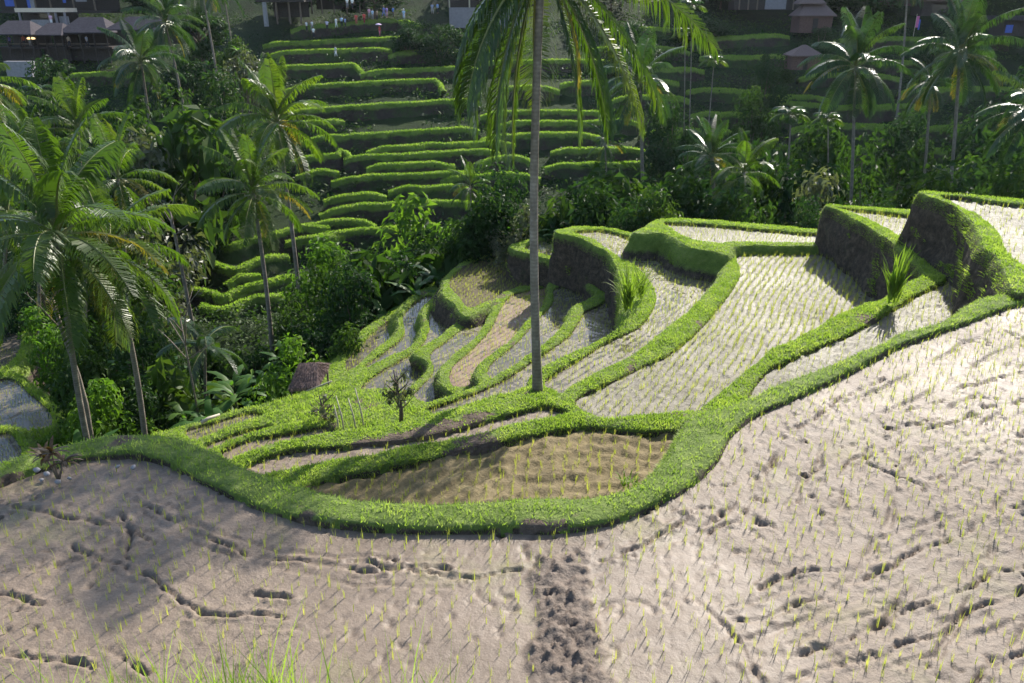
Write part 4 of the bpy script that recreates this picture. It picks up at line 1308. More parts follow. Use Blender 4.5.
BUSH = {
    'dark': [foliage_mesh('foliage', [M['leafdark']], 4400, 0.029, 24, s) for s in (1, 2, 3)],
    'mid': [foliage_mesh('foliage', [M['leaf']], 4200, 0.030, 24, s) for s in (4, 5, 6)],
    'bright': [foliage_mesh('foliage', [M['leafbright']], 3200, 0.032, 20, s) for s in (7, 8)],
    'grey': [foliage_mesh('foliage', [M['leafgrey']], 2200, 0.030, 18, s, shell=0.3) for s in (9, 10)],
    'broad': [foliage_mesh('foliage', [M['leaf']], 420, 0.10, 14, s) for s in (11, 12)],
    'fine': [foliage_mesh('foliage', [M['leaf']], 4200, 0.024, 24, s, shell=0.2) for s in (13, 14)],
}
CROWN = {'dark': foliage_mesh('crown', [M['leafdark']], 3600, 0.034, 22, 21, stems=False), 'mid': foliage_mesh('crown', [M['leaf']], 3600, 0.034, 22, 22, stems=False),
         'grey': foliage_mesh('crown', [M['leafgrey']], 2400, 0.028, 18, 23, shell=0.3, stems=False), 'bright': foliage_mesh('crown', [M['leafbright']], 3000, 0.034, 18, 24, stems=False)}


def banana_meshes(seed):
    r = random.Random(seed)
    st = MB()
    st.tube([(0, 0, 0), (0.02, 0.01, 0.5), (0.03, 0.0, 1.1), (0.03, 0.02, 1.6)], [0.13, 0.11, 0.085, 0.05], 9)
    V, F = [], []
    for i in range(10):
        az = i * 2.4 + r.uniform(-0.3, 0.3)
        e0, e1 = rad(r.uniform(62, 82) - i * 5), rad(r.uniform(-35, 10) - i * 4)
        L, W_ = r.uniform(1.6, 2.2), r.uniform(0.16, 0.22)
        p = Vector((0.03, 0.02, 1.5))
        K = 9
        ca, sa = math.cos(az), math.sin(az)
        b = len(V)
        for k in range(K + 1):
            t = k / K
            e = e0 + (e1 - e0) * t
            dr = Vector((math.cos(e) * ca, math.cos(e) * sa, math.sin(e)))
            side = Vector((-sa, ca, 0))
            up = dr.cross(side) * -1
            wdt = W_ * (0.12 if t < 0.12 else math.sin(math.pi * min(1, (t - 0.08) / 0.94)) ** 0.55) + 0.01
            j1, j2 = r.uniform(0.72, 1.08), r.uniform(0.72, 1.08)
            V += [p + side * wdt * j1 + up * wdt * 0.25 * r.uniform(0.2, 1.4), p.copy(), p - side * wdt * j2 + up * wdt * 0.25 * r.uniform(0.2, 1.4)]
            if k < K:
                p = p + dr * (L / K)
                q = b + k * 3
                F += [(q, q + 1, q + 4, q + 3), (q + 1, q + 2, q + 5, q + 4)]
    return st.mesh('stem', M['stem'], True), mk_mesh('leaves', V, F, M['banana'], None, True)


BAN = [banana_meshes(s) for s in (1, 2, 3, 4)]


def top_place(px, pt, Y):
    """ground point under pixel column PX at distance Y, and the height up to the pixel row PT"""
    b = on_ground(px, Y)
    return b, at_dist(px, pt, Y).z - b.z


def shrub(label, px, pt, Y, wpx, kind, seed=0, group='shrubs in the jungle strip', name='shrub', cat='shrub'):
    b, h_ = top_place(px, pt, Y)
    h_ = max(h_, 0.5) * 1.18
    wd = wpx * (Y * CP - (b.z - CZ) * SP) / FPX
    wd = max(wd, h_ * 0.6)
    o_ = link(name, BUSH[kind][seed % len(BUSH[kind])], None, b, (0, 0, seed * 1.7), (wd * 1.1, wd * 1.1, h_))
    return tag(o_, label, cat, group)


def tree(label, px, pt, Y, wpx, kind, seed=0, share=0.6, group='trees on the slopes'):
    b, h_ = top_place(px, pt, Y)
    h_ = max(h_, 1.5)
    wd = wpx * (Y * CP - (b.z - CZ) * SP) / FPX
    root = tag(link('broadleaf_tree', None, None, b), label, 'tree', group)
    mb = MB()
    r = random.Random(seed)
    mb.tube([(0, 0, 0), (0.1, 0, h_ * 0.3), (0, 0.1, h_ * 0.6), (0.05, 0, h_ * 0.85)], [0.03 * h_, 0.022 * h_, 0.015 * h_, 0.006 * h_], 7)
    for i in range(6):
        a_ = i * 1.05 + r.random()
        z0 = h_ * r.uniform(0.35, 0.6)
        mb.tube([(0.05, 0, z0), (math.cos(a_) * wd * 0.15, math.sin(a_) * wd * 0.15, z0 + h_ * 0.12), (math.cos(a_) * wd * 0.33, math.sin(a_) * wd * 0.33, z0 + h_ * 0.2)], [0.012 * h_, 0.008 * h_, 0.003 * h_], 5)
    link('trunk', mb.mesh('trunk', M['wood'], True), root)
    link('crown', CROWN[kind], root, (0, 0, h_ * (1 - share)), (0, 0, seed), (wd * 1.1, wd * 1.1, h_ * share))
    return root


def banana(label, px, pt, Y, seed=0, group='banana plants'):
    b, h_ = top_place(px, pt, Y)
    s_ = max(0.5, h_ / 2.7)
    root = tag(link('banana_plant', None, None, b, (0, 0, seed * 2.1)), label, 'banana plant', group)
    k = min(s_, 1.0) * 0.9
    st, lv = BAN[seed % 4]
    link('stem', st, root, None, None, (k, k, s_))
    link('leaves', lv, root, (0, 0, 1.5 * s_ - 1.5 * k), None, k)
    return root


# ---- jungle between the terraces and the far hillside: (label, column, top row, distance, width in pixels, kind)
S = [
    # right of the tall palm
    ('dark rounded shrub touching the right side of the tall palm trunk', 572, 172, 42, 62, 'dark'),
    ('leafy green shrub behind the top of the small terraces', 600, 186, 40, 56, 'mid'),
    ('dark low shrub behind the back bank of the small terraces', 622, 206, 37, 46, 'dark'),
    ('large dark bush below the glinting palm behind the central one', 655, 178, 44, 66, 'dark'),
    ('green bush left of the sugar palm', 685, 182, 43, 48, 'mid'),
    ('dark bush at the foot of the sugar palm', 715, 198, 42, 50, 'dark'),
    ('low green shrub behind the pale back paddy', 768, 204, 45, 52, 'dark'),
    ('white-glinting shrub beside the highest dark wall', 822, 168, 42, 40, 'grey'),
    ('low dark shrub at the corner of the tall dark wall', 806, 206, 38, 34, 'dark'),
    ('dark shrub along the foot of the slope behind the wide palm', 880, 186, 52, 70, 'dark'),
    ('green shrub under the palm with brown dead leaves', 915, 166, 62, 60, 'mid'),
    ('dense dark shrub on the slope between the two right palms', 990, 150, 58, 80, 'dark'),
    ('low dark shrub at the right edge behind the upper paddy', 1010, 184, 44, 60, 'dark'),
    ('dark dense bush directly behind the reed clump terrace corner', 640, 190, 38, 56, 'mid'),
    ('low dark bush between the sugar palm and the small low palm', 732, 206, 41, 44, 'mid'),
    ('tall dark bush behind the drooping central fronds', 588, 160, 50, 60, 'dark'),
    ('tall green bush below the middle right terraces', 615, 172, 48, 50, 'mid'),
    ('tall dark bush beyond the glinting banana plants', 700, 168, 52, 60, 'dark'),
    ('broad-leaved bush beyond the small low palm', 772, 186, 52, 56, 'broad'),
    ('dark bush in the valley left of the highest dark wall', 795, 192, 48, 50, 'dark'),
    ('mid green bush beyond the back paddy, near the thin leaning betel trunk', 752, 190, 50, 44, 'mid'),
    ('dark bush on the low slope beyond the middle strip terrace', 862, 192, 46, 50, 'dark'),
    ('mid green bush low on the slope behind the upper paddy corner', 905, 184, 50, 44, 'mid'),
    ('dark bush low on the slope beneath the wide flag-side palm', 945, 180, 52, 54, 'dark'),
    ('mid green bush low on the slope at the far right', 975, 182, 46, 40, 'mid'),
    ('broad-leaved bush behind the topmost wet terrace', 545, 190, 41, 50, 'broad'),
    # left of the tall palm
    ('dark shrub touching the left side of the tall palm trunk', 505, 178, 43, 60, 'dark'),
    ('grey twiggy shrub left of the tall palm trunk', 516, 205, 40, 36, 'grey'),
    ('tall green bush above the brown triangular paddy', 480, 196, 42, 56, 'mid'),
    ('broad-leaved bush on the valley edge above the triangular paddy', 452, 210, 43, 50, 'broad'),
    ('dark bush in the hollow beyond the triangular paddy', 430, 214, 47, 56, 'dark'),
    ('bright bush catching sun at the bottom of the far terraces', 440, 208, 50, 34, 'bright'),
    ('fine-leaved tall bush in the middle of the jungle strip', 372, 250, 46, 62, 'fine'),
    ('dark bush right of the fine-leaved one', 408, 240, 44, 56, 'dark'),
    ('light green bush under the lowest far terrace', 335, 256, 52, 60, 'bright'),
    ('mid green bush left of the fine-leaved one', 332, 292, 44, 54, 'mid'),
    ('broad-leaved bush above the lowest small ponds', 395, 262, 41, 50, 'broad'),
    ('dark bush overhanging the edge of the lowest small ponds', 362, 290, 38, 58, 'dark'),
    ('dense bush between the two slim trunks in the jungle strip', 303, 316, 42, 50, 'mid'),
    ('dark bush behind the small thatched shelter', 322, 322, 35, 56, 'dark'),
    ('leafy bush right beside the small thatched shelter', 345, 335, 33, 36, 'mid'),
    ('light feathery bush directly above the thatched shelter', 300, 352, 31, 44, 'bright'),
    ('dark bush beneath the dark-trunked palm', 262, 348, 40, 56, 'dark'),
    ('broad-leaved bush below the brown lower terraces', 232, 336, 45, 54, 'broad'),
    ('dark bush at the left end of the brown lower terraces', 172, 330, 45, 36, 'dark'),
    ('tall grey twiggy bush left of the brown terraces', 160, 212, 52, 40, 'grey'),
    ('dark mass of leaves beside the second left palm trunk', 158, 334, 36, 52, 'dark'),
    ('broad-leaved bush in shade right of the second left trunk', 185, 345, 33, 46, 'broad'),
    ('dark bush behind the second left palm trunk base', 160, 372, 31, 44, 'dark'),
    ('mid green bush between the two left palm trunks', 122, 350, 33, 40, 'mid'),
    ('sunlit weedy bush between the left palm trunks and dike', 125, 395, 29, 46, 'bright'),
    ('bright weedy bush beside the far left ponds', 94, 404, 31, 30, 'bright'),
    ('mid green bush behind the grey leaning trunk', 108, 328, 38, 50, 'mid'),
    ('light bush above the far left ponds', 70, 316, 40, 44, 'bright'),
    ('dark bush at the left edge above the ponds', 14, 286, 47, 56, 'dark'),
    ('dark bush hidden behind the biggest left palm crown', 60, 250, 48, 80, 'dark'),
    ('mid green bush between the left palm crowns', 140, 232, 50, 64, 'mid'),
    # upper left slope
    ('dark glossy tree-like shrub under the drooping cafe palm', 118, 100, 80, 62, 'dark'),
    ('glossy green shrub left of the thin cafe palm trunk', 140, 118, 76, 50, 'mid'),
    ('glossy green shrub between the two cafe palm trunks', 176, 100, 84, 46, 'mid'),
    ('bright broad-leaved plant clump under the leaning cafe palm', 192, 120, 72, 34, 'broad'),
    ('dark shrub beside the terraces, right of the leaning trunk', 232, 88, 92, 60, 'dark'),
    ('grey-green rounded shrub at the upper end of the terraces', 252, 46, 108, 52, 'grey'),
    ('dark shrub below the grey-green rounded shrub', 215, 120, 80, 58, 'dark'),
    ('dark shrub left of the taller pale-trunked palm', 196, 186, 74, 40, 'dark'),
    ('low pale shrub on the slope below the cafe palms', 148, 132, 66, 56, 'grey'),
    ('dark shrub under the concrete block of the cafe', 22, 84, 96, 56, 'dark'),
    ('dark shrub on the bank below the cafe roofs', 70, 72, 104, 70, 'dark'),
    ('mid green shrub below the cafe bank', 60, 106, 80, 60, 'mid'),
    ('dark shrub at the left edge below the cafe', 4, 120, 74, 56, 'dark'),
    ('mid green shrub among the young palms', 95, 150, 60, 60, 'mid'),
    ('dark shrub behind the young palms at the left edge', 30, 178, 56, 70, 'dark'),
    ('dark shrub beside the thin leaning trunk near the cafe', 190, 52, 116, 54, 'dark'),
    ('mid green shrub right of the thin leaning trunk', 236, 40, 120, 40, 'mid'),
    ('mid green shrub on the bank under the group of visitors', 412, 22, 138, 38, 'dark'),
    ('dark shrub under the pale top wall', 440, 22, 136, 48, 'dark'),
    # right slope
    ('dark shrub between the two thatched huts', 818, 32, 138, 40, 'dark'),
    ('green shrub left of the lower thatched hut', 770, 56, 122, 40, 'mid'),
    ('scrubby green bush on the bare right slope', 748, 100, 96, 50, 'mid'),
    ('dark scrub bush right of the round betel palm', 760, 70, 112, 44, 'dark'),
    ('dark bush beside the tall palm with flagged roof behind', 985, 92, 84, 70, 'dark'),
    ('dark bush on the slope behind the wide right palm', 890, 104, 88, 64, 'dark'),
    ('dark bush under the right roof', 942, 20, 128, 50, 'dark'),
    ('dark bush at the right frame edge below the blue-hung house', 1016, 64, 98, 60, 'dark'),
    ('dark bush left of the rusty betel palm', 745, 128, 72, 54, 'dark'),
    ('mid green bush right of the rusty betel palm', 812, 130, 70, 54, 'mid'),
    ('scrub bush below the short dark betel palm', 850, 158, 62, 54, 'mid'),
    ('dark bush behind the glinting palm', 668, 96, 92, 52, 'dark'),
    ('mid green bush at the upper middle under the ridge path', 628, 30, 130, 60, 'dark'),
    ('dark bush at the top middle beside the ridge path', 700, 14, 146, 60, 'dark'),
]
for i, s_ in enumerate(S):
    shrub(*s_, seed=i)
T_ = [
    ('dark tree at the top left beside the leaning cafe palm', 205, 2, 128, 60, 'dark'), ('dark tree at the top edge behind the stilt house', 290, -26, 160, 80, 'dark'), ('tree on the ridge above the visitors', 375, -30, 158, 90, 'dark'),
    ('grey-green tree on the ridge right of the central palm', 610, -22, 160, 90, 'grey'), ('ridge tree behind the pale wall panels', 720, -30, 166, 100, 'dark'), ('ridge tree over the upper thatched hut', 845, -30, 160, 90, 'mid'),
    ('ridge tree behind the brown roof on the right', 900, -40, 168, 90, 'dark'), ('ridge tree at the far right top', 1000, -40, 164, 100, 'dark'), ('tree at the top left corner behind the cafe', 60, -40, 166, 110, 'dark'),
    ('ridge tree behind the top middle house', 500, -36, 168, 110, 'dark'), ('ridge tree between the cafe and the stilt house', 160, -30, 158, 90, 'dark'),
]
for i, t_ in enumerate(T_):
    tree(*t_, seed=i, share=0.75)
B_ = [
    ('banana plant with bright leaf above the thatched shelter', 278, 338, 33, 1), ('banana plant with big pale leaf left of the thatched shelter', 245, 342, 32, 2), ('banana plant with drooping leaves left of the shelter', 262, 372, 30, 3),
    ('low banana plant at the edge of the narrow wet strip', 220, 380, 30, 4), ('banana plant in shade right of the second left palm', 196, 372, 31, 5), ('low banana plant over the white plank', 240, 392, 28.5, 6),
    ('banana plant with shining leaves on the valley edge', 440, 232, 41, 7), ('banana plant below the triangular paddy', 418, 246, 40, 8), ('banana plant on the jungle edge above the small ponds', 388, 266, 39, 9),
    ('banana plant beside the dark-trunked palm base', 292, 312, 39, 10), ('banana plant left of the dark-trunked palm base', 240, 344, 37, 11), ('banana plant with upright leaf in the jungle middle', 345, 272, 43, 12),
    ('banana plant with pale leaves at the back of the small terraces', 607, 206, 36, 13), ('bright banana plant right of the tall palm trunk', 566, 188, 39, 14), ('banana plant under the glinting palm', 660, 166, 45, 15),
    ('banana plant with white-shining leaves left of the sugar palm', 684, 162, 45, 16), ('banana plant right of the sugar palm', 730, 192, 41, 17), ('banana plant at the corner of the highest dark wall', 812, 194, 39, 18),
    ('bright banana plant left of the tall palm trunk', 510, 168, 44, 19), ('banana plant at the bottom of the far terraces', 478, 190, 46, 20), ('banana plant high in the left jungle', 134, 306, 38, 21), ('banana plant between the left palm trunks', 142, 330, 34, 22),
    ('banana plant with glossy leaves behind the left dike palm', 178, 322, 36, 23), ('banana plant in the valley hollow', 372, 256, 45, 24), ('banana plant next to the thin pole-like trunk', 310, 300, 40, 25), ('bright banana plant near the stilt house', 245, 4, 118, 26),
    ('banana plant near the thin leaning trunk', 215, 30, 118, 27), ('small banana plant behind the near dike by the left palm', 96, 418, 25.2, 28), ('second small banana plant behind the near dike, by the slanting palm', 126, 428, 25.5, 29),
]
for l_, px, pt, Y, sd_ in B_:
    banana(l_, px, pt, Y, sd_)

# bare and thin trees
for label, pts_, Y, r0 in (('grey leaning bare trunk between the two nearest left palms', [(84, 432), (86, 405), (78, 375), (62, 330), (52, 298)], 27.5, 0.11), ('pale bare trunk left of the brown lower terraces', [(197, 338), (186, 290), (175, 235), (168, 205)], 44, 0.12),
                           ('thin straight stem in the left jungle shade', [(196, 395), (188, 360), (180, 318)], 31, 0.05)):
    P3 = [at_dist(px, py, Y) for px, py in pts_]
    b = P3[0].copy()
    b.z = min(b.z, gz(b.x, b.y)) - 0.2
    mb = MB()
    P3[0] = b
    mb.tube([p - b for p in P3], [r0 * (1 - 0.5 * i / len(P3)) for i in range(len(P3))], 8)
    dead = tag(link('bare_tree', None, None, b), label, 'tree')
    link('trunk', mb.mesh('trunk', M['bark'], True), dead)
    tw = MB()
    for i in range(7):
        k = 0.55 + 0.06 * i
        q = P3[-2].lerp(P3[-1], (i % 4) / 3) - b
        a_ = i * 2.3
        tw.tube([q, q + Vector((math.cos(a_) * 0.7, math.sin(a_) * 0.5, 0.5 + 0.1 * i)), q + Vector((math.cos(a_) * 1.2, math.sin(a_) * 0.9, 0.8 + 0.15 * i))], [0.03, 0.02, 0.006], 5)
    link('branches', tw.mesh('branches', M['bark'], True), dead)


# small sparse trees and poles on the palm bank
def sparse_tree(label, px, pb, pt, h_lv, wpx, seed):
    b = on_level(px, pb, h_lv)
    hh = at_dist(px, pt, b.y).z - b.z
    r = random.Random(seed)
    root = tag(link('sparse_tree', None, None, b - Vector((0, 0, 0.1))), label, 'tree')
    wd = wpx * depth_of(b) / FPX
    mb = MB()
    mb.tube([(0, 0, 0), (0.03, 0, hh * 0.35), (-0.05, 0.02, hh * 0.7), (-0.1, 0, hh)], [0.06, 0.05, 0.035, 0.012], 7)
    for i in range(9):
        a_ = i * 2.4
        z0 = hh * (0.3 + 0.065 * i)
        mb.tube([(-0.02, 0, z0), (math.cos(a_) * wd * 0.25, math.sin(a_) * wd * 0.25, z0 + hh * 0.14), (math.cos(a_) * wd * 0.42, math.sin(a_) * wd * 0.4, z0 + hh * 0.26)], [0.02, 0.013, 0.005], 5)
    link('trunk', mb.mesh('trunk', M['wood'], True), root)
    link('crown', foliage_mesh('crown', [M['leafgrey']], 330, 0.06, 12, seed, stems=False, shell=0.2), root, (0, 0, hh * 0.3), None, (wd * 1.1, wd * 1.1, hh * 0.75))


sparse_tree('small sparse tree with a dark knobbly trunk on the grassy bank', 401, 424, 366, 9.6, 34, 3)
sparse_tree('smaller sparse tree leaning beside the thin bamboo poles', 327, 434, 392, 10.2, 30, 4)
for i, (x0, y0, x1, y1) in enumerate(((345, 434, 336, 396), (357, 433, 348, 398), (365, 432, 355, 388), (339, 433, 334, 405))):
    b = on_level(x0, y0, 9.9)
    t = at_dist(x1, y1, b.y + 0.2)
    mb = MB()
    mb.tube([Vector((0, 0, -0.1)), (t - b) * 0.5 + Vector((0.02, 0, 0)), t - b], [0.022, 0.02, 0.012], 6)
    o_ = link('bamboo_pole', mb.mesh('bamboo_pole', M['pale'], True), None, b)
    tag(o_, ['thin pale bamboo pole leaning closest to the smaller sparse tree top', 'thin bamboo pole third from the left on the grassy bank', 'tallest thin bamboo pole, rightmost of the four', 'shortest thin bamboo pole, leftmost of the four'][i], 'pole', 'bamboo poles')


# leafy tufts standing on the dikes
def tuft(name, label, p, n, L, wd, mat, up=(0, 70), seed=0):
    r = random.Random(seed)
    V, F = [], []
    for i in range(n):
        az = r.uniform(0, 6.28)
        e0, e1 = rad(r.uniform(66, 89)), rad(r.uniform(*up))
        q = Vector((r.uniform(-.12, .12), r.uniform(-.12, .12), r.uniform(0, 0.3) * L))
        l_ = L * r.uniform(0.6, 1.0)
        b = len(V)
        side = Vector((-math.sin(az), math.cos(az), 0))
        for k in range(7):
            t = k / 6
            e = e0 + (e1 - e0) * t ** 1.4
            w_ = wd * (1 - t) ** 0.6 * (0.6 + 0.4 * min(1, t * 4)) + 0.002
            V += [q + side * w_, q - side * w_]
            q = q + Vector((math.cos(az) * math.cos(e), math.sin(az) * math.cos(e), math.sin(e))) * (l_ / 6)
            if k < 6:
                F.append((b + 2 * k, b + 2 * k + 1, b + 2 * k + 3, b + 2 * k + 2))
    o_ = link(name, mk_mesh(name, V, F, mat, None, True), None, p)
    return tag(o_, label, 'plant')


M['tuft'] = leaf_material('tall tuft leaves', [(0.25, (0.07, 0.15, 0.02)), (0.75, (0.20, 0.26, 0.05))], 0.5, 0.6, 1.5, None, 0.2)
tuft('screw_pine', 'tall tuft of yellow-green strap leaves on the dike before the dark wall', on_level(891, 304, 6.85), 44, 1.3, 0.034, M['tuft'], (30, 84), 1)
tuft('reed_clump', 'clump of long drooping reeds where two small terraces meet', on_level(628, 312, 9.25), 70, 1.6, 0.025, M['tuft'], (-30, 70), 2)
tuft('reed_clump', 'smaller reed clump leaning beside the drooping reeds', on_level(640, 300, 9.25), 40, 1.3, 0.025, M['tuft'], (-30, 70), 3)
b = on_level(57, 474, 5.35)
pl = tag(link('cordyline_plant', None, None, b - Vector((0, 0, 0.1))), 'small plant with dark red leaves growing at the near dike corner', 'plant')
pl.scale = (0.8, 0.8, 0.8)
mb = MB()
for dx, dy, hh in ((0, 0, 0.55), (-0.16, 0.05, 0.42), (0.12, 0.04, 0.36)):
    mb.tube([(0, 0, 0), (dx * 0.5, dy, hh * 0.5), (dx, dy, hh)], [0.02, 0.015, 0.01], 6)
link('stem', mb.mesh('stem', M['wood'], True), pl)
for (dx, dy, hh), s_ in zip(((0, 0, 0.5), (-0.16, 0.05, 0.38), (0.12, 0.04, 0.32)), (5, 6, 7)):
    r = random.Random(s_)
    V, F = [], []
    for i in range(13):
        az, e0 = r.uniform(0, 6.28), rad(r.uniform(10, 75))
        q = Vector((dx, dy, hh))
        side = Vector((-math.sin(az), math.cos(az), 0))
        b0 = len(V)
        for k in range(5):
            w_ = 0.028 * math.sin(math.pi * (0.1 + 0.86 * k / 4))
            V += [q + side * w_, q - side * w_]
            e = e0 - k * 0.28
            q = q + Vector((math.cos(az) * math.cos(e), math.sin(az) * math.cos(e), math.sin(e))) * 0.075
            if k < 4:
                F.append((b0 + 2 * k, b0 + 2 * k + 1, b0 + 2 * k + 3, b0 + 2 * k + 2))
    link('leaf_rosette', mk_mesh('leaf_rosette', V, F, M['leafred']), pl)

# grass stalks at the bottom of the frame, on the dike under the photographer
P_ = []
for (px, py, n) in ((110, 688, 40), (170, 690, 60), (230, 685, 90), (270, 684, 80), (300, 690, 50), (340, 700, 30), (392, 690, 16), (430, 686, 26), (450, 700, 14), (60, 700, 30)):
    for i in range(n * 2):
        q = on_level(px + random.gauss(0, 16), py + 24 + random.uniform(0, 26), 5.45)
        P_.append(tuple(q))
P_ = np.array(P_)
V, F = blades(P_, 0.66 * (0.35 + 1.1 * RNG.random(len(P_)) ** 2), 0.006 * np.ones(len(P_)), 0.35)
o_ = stuff('long_grass', mk_mesh('long_grass', V, F, M['grass']))
o_['label'] = 'long grass blades at the near edge of the paddy'

# fallen log at the pond and pale rubbish
b = on_level(202, 426, 12.1)
e = on_level(232, 414, 12.1)
mb = MB()
dv = e - b
dv = dv * 0.6
mb.tube([(0, 0, 0.12), dv * 0.4 + Vector((0, 0, 0.17)), dv + Vector((0, 0, 0.15))], [0.06, 0.055, 0.04], 8)
tag(link('log', mb.mesh('log', M['pale'], True), None, b), 'white weathered log lying beside the narrow wet strip', 'log')

# ------------------------------------------------------------------ rice seedlings
SD = np.array(SEEDS)


def seedling_arrays(rng, n_bl=5, hgt=0.128):
    V, F = [], []
    for i in range(n_bl):
        a_ = rng.uniform(0, 6.28)
        ln = rng.uniform(0.05, 0.30)
        h_ = hgt * rng.uniform(0.6, 1.1)
        w_ = 0.0019
        s_ = np.array([math.cos(a_ + 1.57) * w_, math.sin(a_ + 1.57) * w_, 0])
        b_ = np.array([math.cos(a_), math.sin(a_), 0]) * 0.008
        m_ = b_ + np.array([math.cos(a_) * ln * 0.35 * h_, math.sin(a_) * ln * 0.35 * h_, h_ * 0.6])
        t_ = b_ + np.array([math.cos(a_) * ln * h_, math.sin(a_) * ln * h_, h_])
        k = len(V)
        V += [b_ - s_ + [0, 0, -0.03], b_ + s_ + [0, 0, -0.03], m_ + s_, m_ - s_, t_]
        F += [(k, k + 1, k + 2), (k, k + 2, k + 3), (k + 3, k + 2, k + 4)]
    return np.array(V), np.array(F)


rg = random.Random(4)
PROT = [seedling_arrays(rg, rg.randint(4, 7)) for _ in range(8)]
dep = SD[:, 1] * CP - (SD[:, 2] - CZ) * SP
upv = SD[:, 1] * SP + (SD[:, 2] - CZ) * CP
ppx, ppy = SD[:, 0] / dep * FPX + 512, 341.5 - upv / dep * FPX
vis = (ppx > 3) & (ppx < 1021) & (ppy > 0) & (ppy < 676)
order = np.argsort(np.where(vis, dep, 1e6))
near300 = order[:300]
me_s = [mk_mesh('rice_seedling', v, f, M['seedling']) for v, f in PROT]
proto = tag(link('rice_seedling', me_s[0], None, tuple(SD[near300[0]]), (0, 0, 1)), 'thin pale green rice seedling planted in the near grey paddy', 'rice seedling', 'rice seedlings of the nearest paddy')
for i, k in enumerate(near300[1:]):
    c = proto.copy()
    c.data = me_s[(i * 5) % 8]
    c.location = tuple(SD[k])
    c.rotation_euler = (0, 0, i * 1.9)
    sc_ = 0.75 + 0.5 * rg.random()
    c.scale = (sc_, sc_, sc_)
    COL.objects.link(c)
rest = np.setdiff1d(np.arange(len(SD)), near300)
VV, FF, nv = [], [], 0
for pi in range(8):
    ids = rest[pi::8]
    v, f = PROT[pi]
    a_ = RNG.random(len(ids)) * 6.28
    s_ = (0.75 + 0.5 * RNG.random(len(ids))) * np.clip(dep[ids] / 15.0, 1.0, 1.5)
    far = np.clip(dep[ids] / 10.0, 1.0, 1.35)
    ca, sa = np.cos(a_), np.sin(a_)
    X = (v[None, :, 0] * ca[:, None] - v[None, :, 1] * sa[:, None]) * (s_ * far)[:, None] + SD[ids, 0][:, None]
    Y = (v[None, :, 0] * sa[:, None] + v[None, :, 1] * ca[:, None]) * (s_ * far)[:, None] + SD[ids, 1][:, None]
    Z = v[None, :, 2] * s_[:, None] + SD[ids, 2][:, None]
    VV.append(np.stack([X, Y, Z], 2).reshape(-1, 3))
    FF.append((f[None] + (np.arange(len(ids)) * len(v))[:, None, None]).reshape(-1, 3) + nv)
    nv += len(ids) * len(v)
o_ = stuff('rice_seedlings', mk_mesh('rice_seedlings', np.concatenate(VV), np.concatenate(FF), M['seedling']))
o_['label'] = 'thousands of young rice seedlings planted in rows across the paddies'


# ------------------------------------------------------------------ buildings
class Bld:
    """a building whose own corner points are taken from the photograph at one distance"""
    def __init__(s, name, label, cat, px, py, Y, group=None):
        s.o = at_dist(px, py, Y)
        s.root = tag(link(name, None, None, s.o), label, cat, group)
        s.k = (Y * CP - (s.o.z - CZ) * SP) / FPX
        s.px, s.py = px, py

    def u(s, px, py):
        return (px - s.px) * s.k, (s.py - py) * s.k * 1.05

    def box(s, name, x0, y0, x1, y1, dy, sy, mat):
        (ax, az), (bx, bz) = s.u(x0, y0), s.u(x1, y1)
        mb = MB()
        mb.box((ax + bx) / 2, dy + sy / 2, (az + bz) / 2, abs(bx - ax), sy, abs(az - bz))
        return link(name, mb.mesh(name, mat), s.root)

    def roof(s, name, x0, x1, ye, yt, dy, sy, mat, ridge=0.45, over=0.5):
        """hipped roof between eave row YE and ridge row YT"""
        (ax, az), (bx, bz) = s.u(x0, ye), s.u(x1, yt)
        cx = (ax + bx) / 2
        hl = abs(bx - ax) / 2 * ridge
        y0, y1 = dy - over, dy + sy + over
        cy = (y0 + y1) / 2
        t = 0.16
        v = [(ax, y0, az), (bx, y0, az), (bx, y1, az), (ax, y1, az), (cx - hl, cy, bz), (cx + hl, cy, bz)]
        v += [(ax, y0, az - t), (bx, y0, az - t), (bx, y1, az - t), (ax, y1, az - t)]
        f = [(0, 1, 5, 4), (1, 2, 5), (2, 3, 4, 5), (3, 0, 4), (6, 7, 1, 0), (7, 8, 2, 1), (8, 9, 3, 2), (9, 6, 0, 3), (9, 8, 7, 6)]
        return link(name, mk_mesh(name, v, f, mat), s.root)

    def posts(s, xs, y0, y1, dy, r, mat, name='post'):
        for x in xs:
            (ax, az), (_, bz) = s.u(x, y0), s.u(x, y1)
            mb = MB()
            mb.tube([(ax, dy, az), (ax, dy, bz)], [r, r * 0.9], 7)
            link(name, mb.mesh(name, mat), s.root)


def pavilion(label, x0, x1, y_floor, y_eave, y_top, Y, dep_, mat, group='cafe pavilions'):
    b = Bld('cafe_pavilion', label, 'pavilion', (x0 + x1) / 2, y_floor, Y, group)
    b.roof('roof', x0, x1, y_eave, y_top, 0, dep_, mat, 0.5, 0.6)
    w_ = (x1 - x0)
    b.posts([x0 + w_ * 0.08, x0 + w_ * 0.38, x0 + w_ * 0.66, x0 + w_ * 0.92], y_floor + 14, y_eave - 0.5, 0.1, 0.12, M['darkwood'])
    b.box('floor', x0 + 1, y_floor - 1, x1 - 1, y_floor + 1, 0.3, dep_ - 0.4, M['darkwood'])
    b.box('back_wall', x0 + 2, y_floor - 1.1, x1 - 2, y_eave + 0.2, dep_ - 0.5, 0.2, M['darkwood'])
    b.box('railing', x0 + 2, y_floor - 3.2, x1 - 2, y_floor - 4.0, 0.25, 0.08, M['wood'])
    b.box('underfloor_wall', x0 + 2, y_floor + 12, x1 - 2, y_floor + 1.2, 1.6, 0.3, M['darkwood'])
    return b


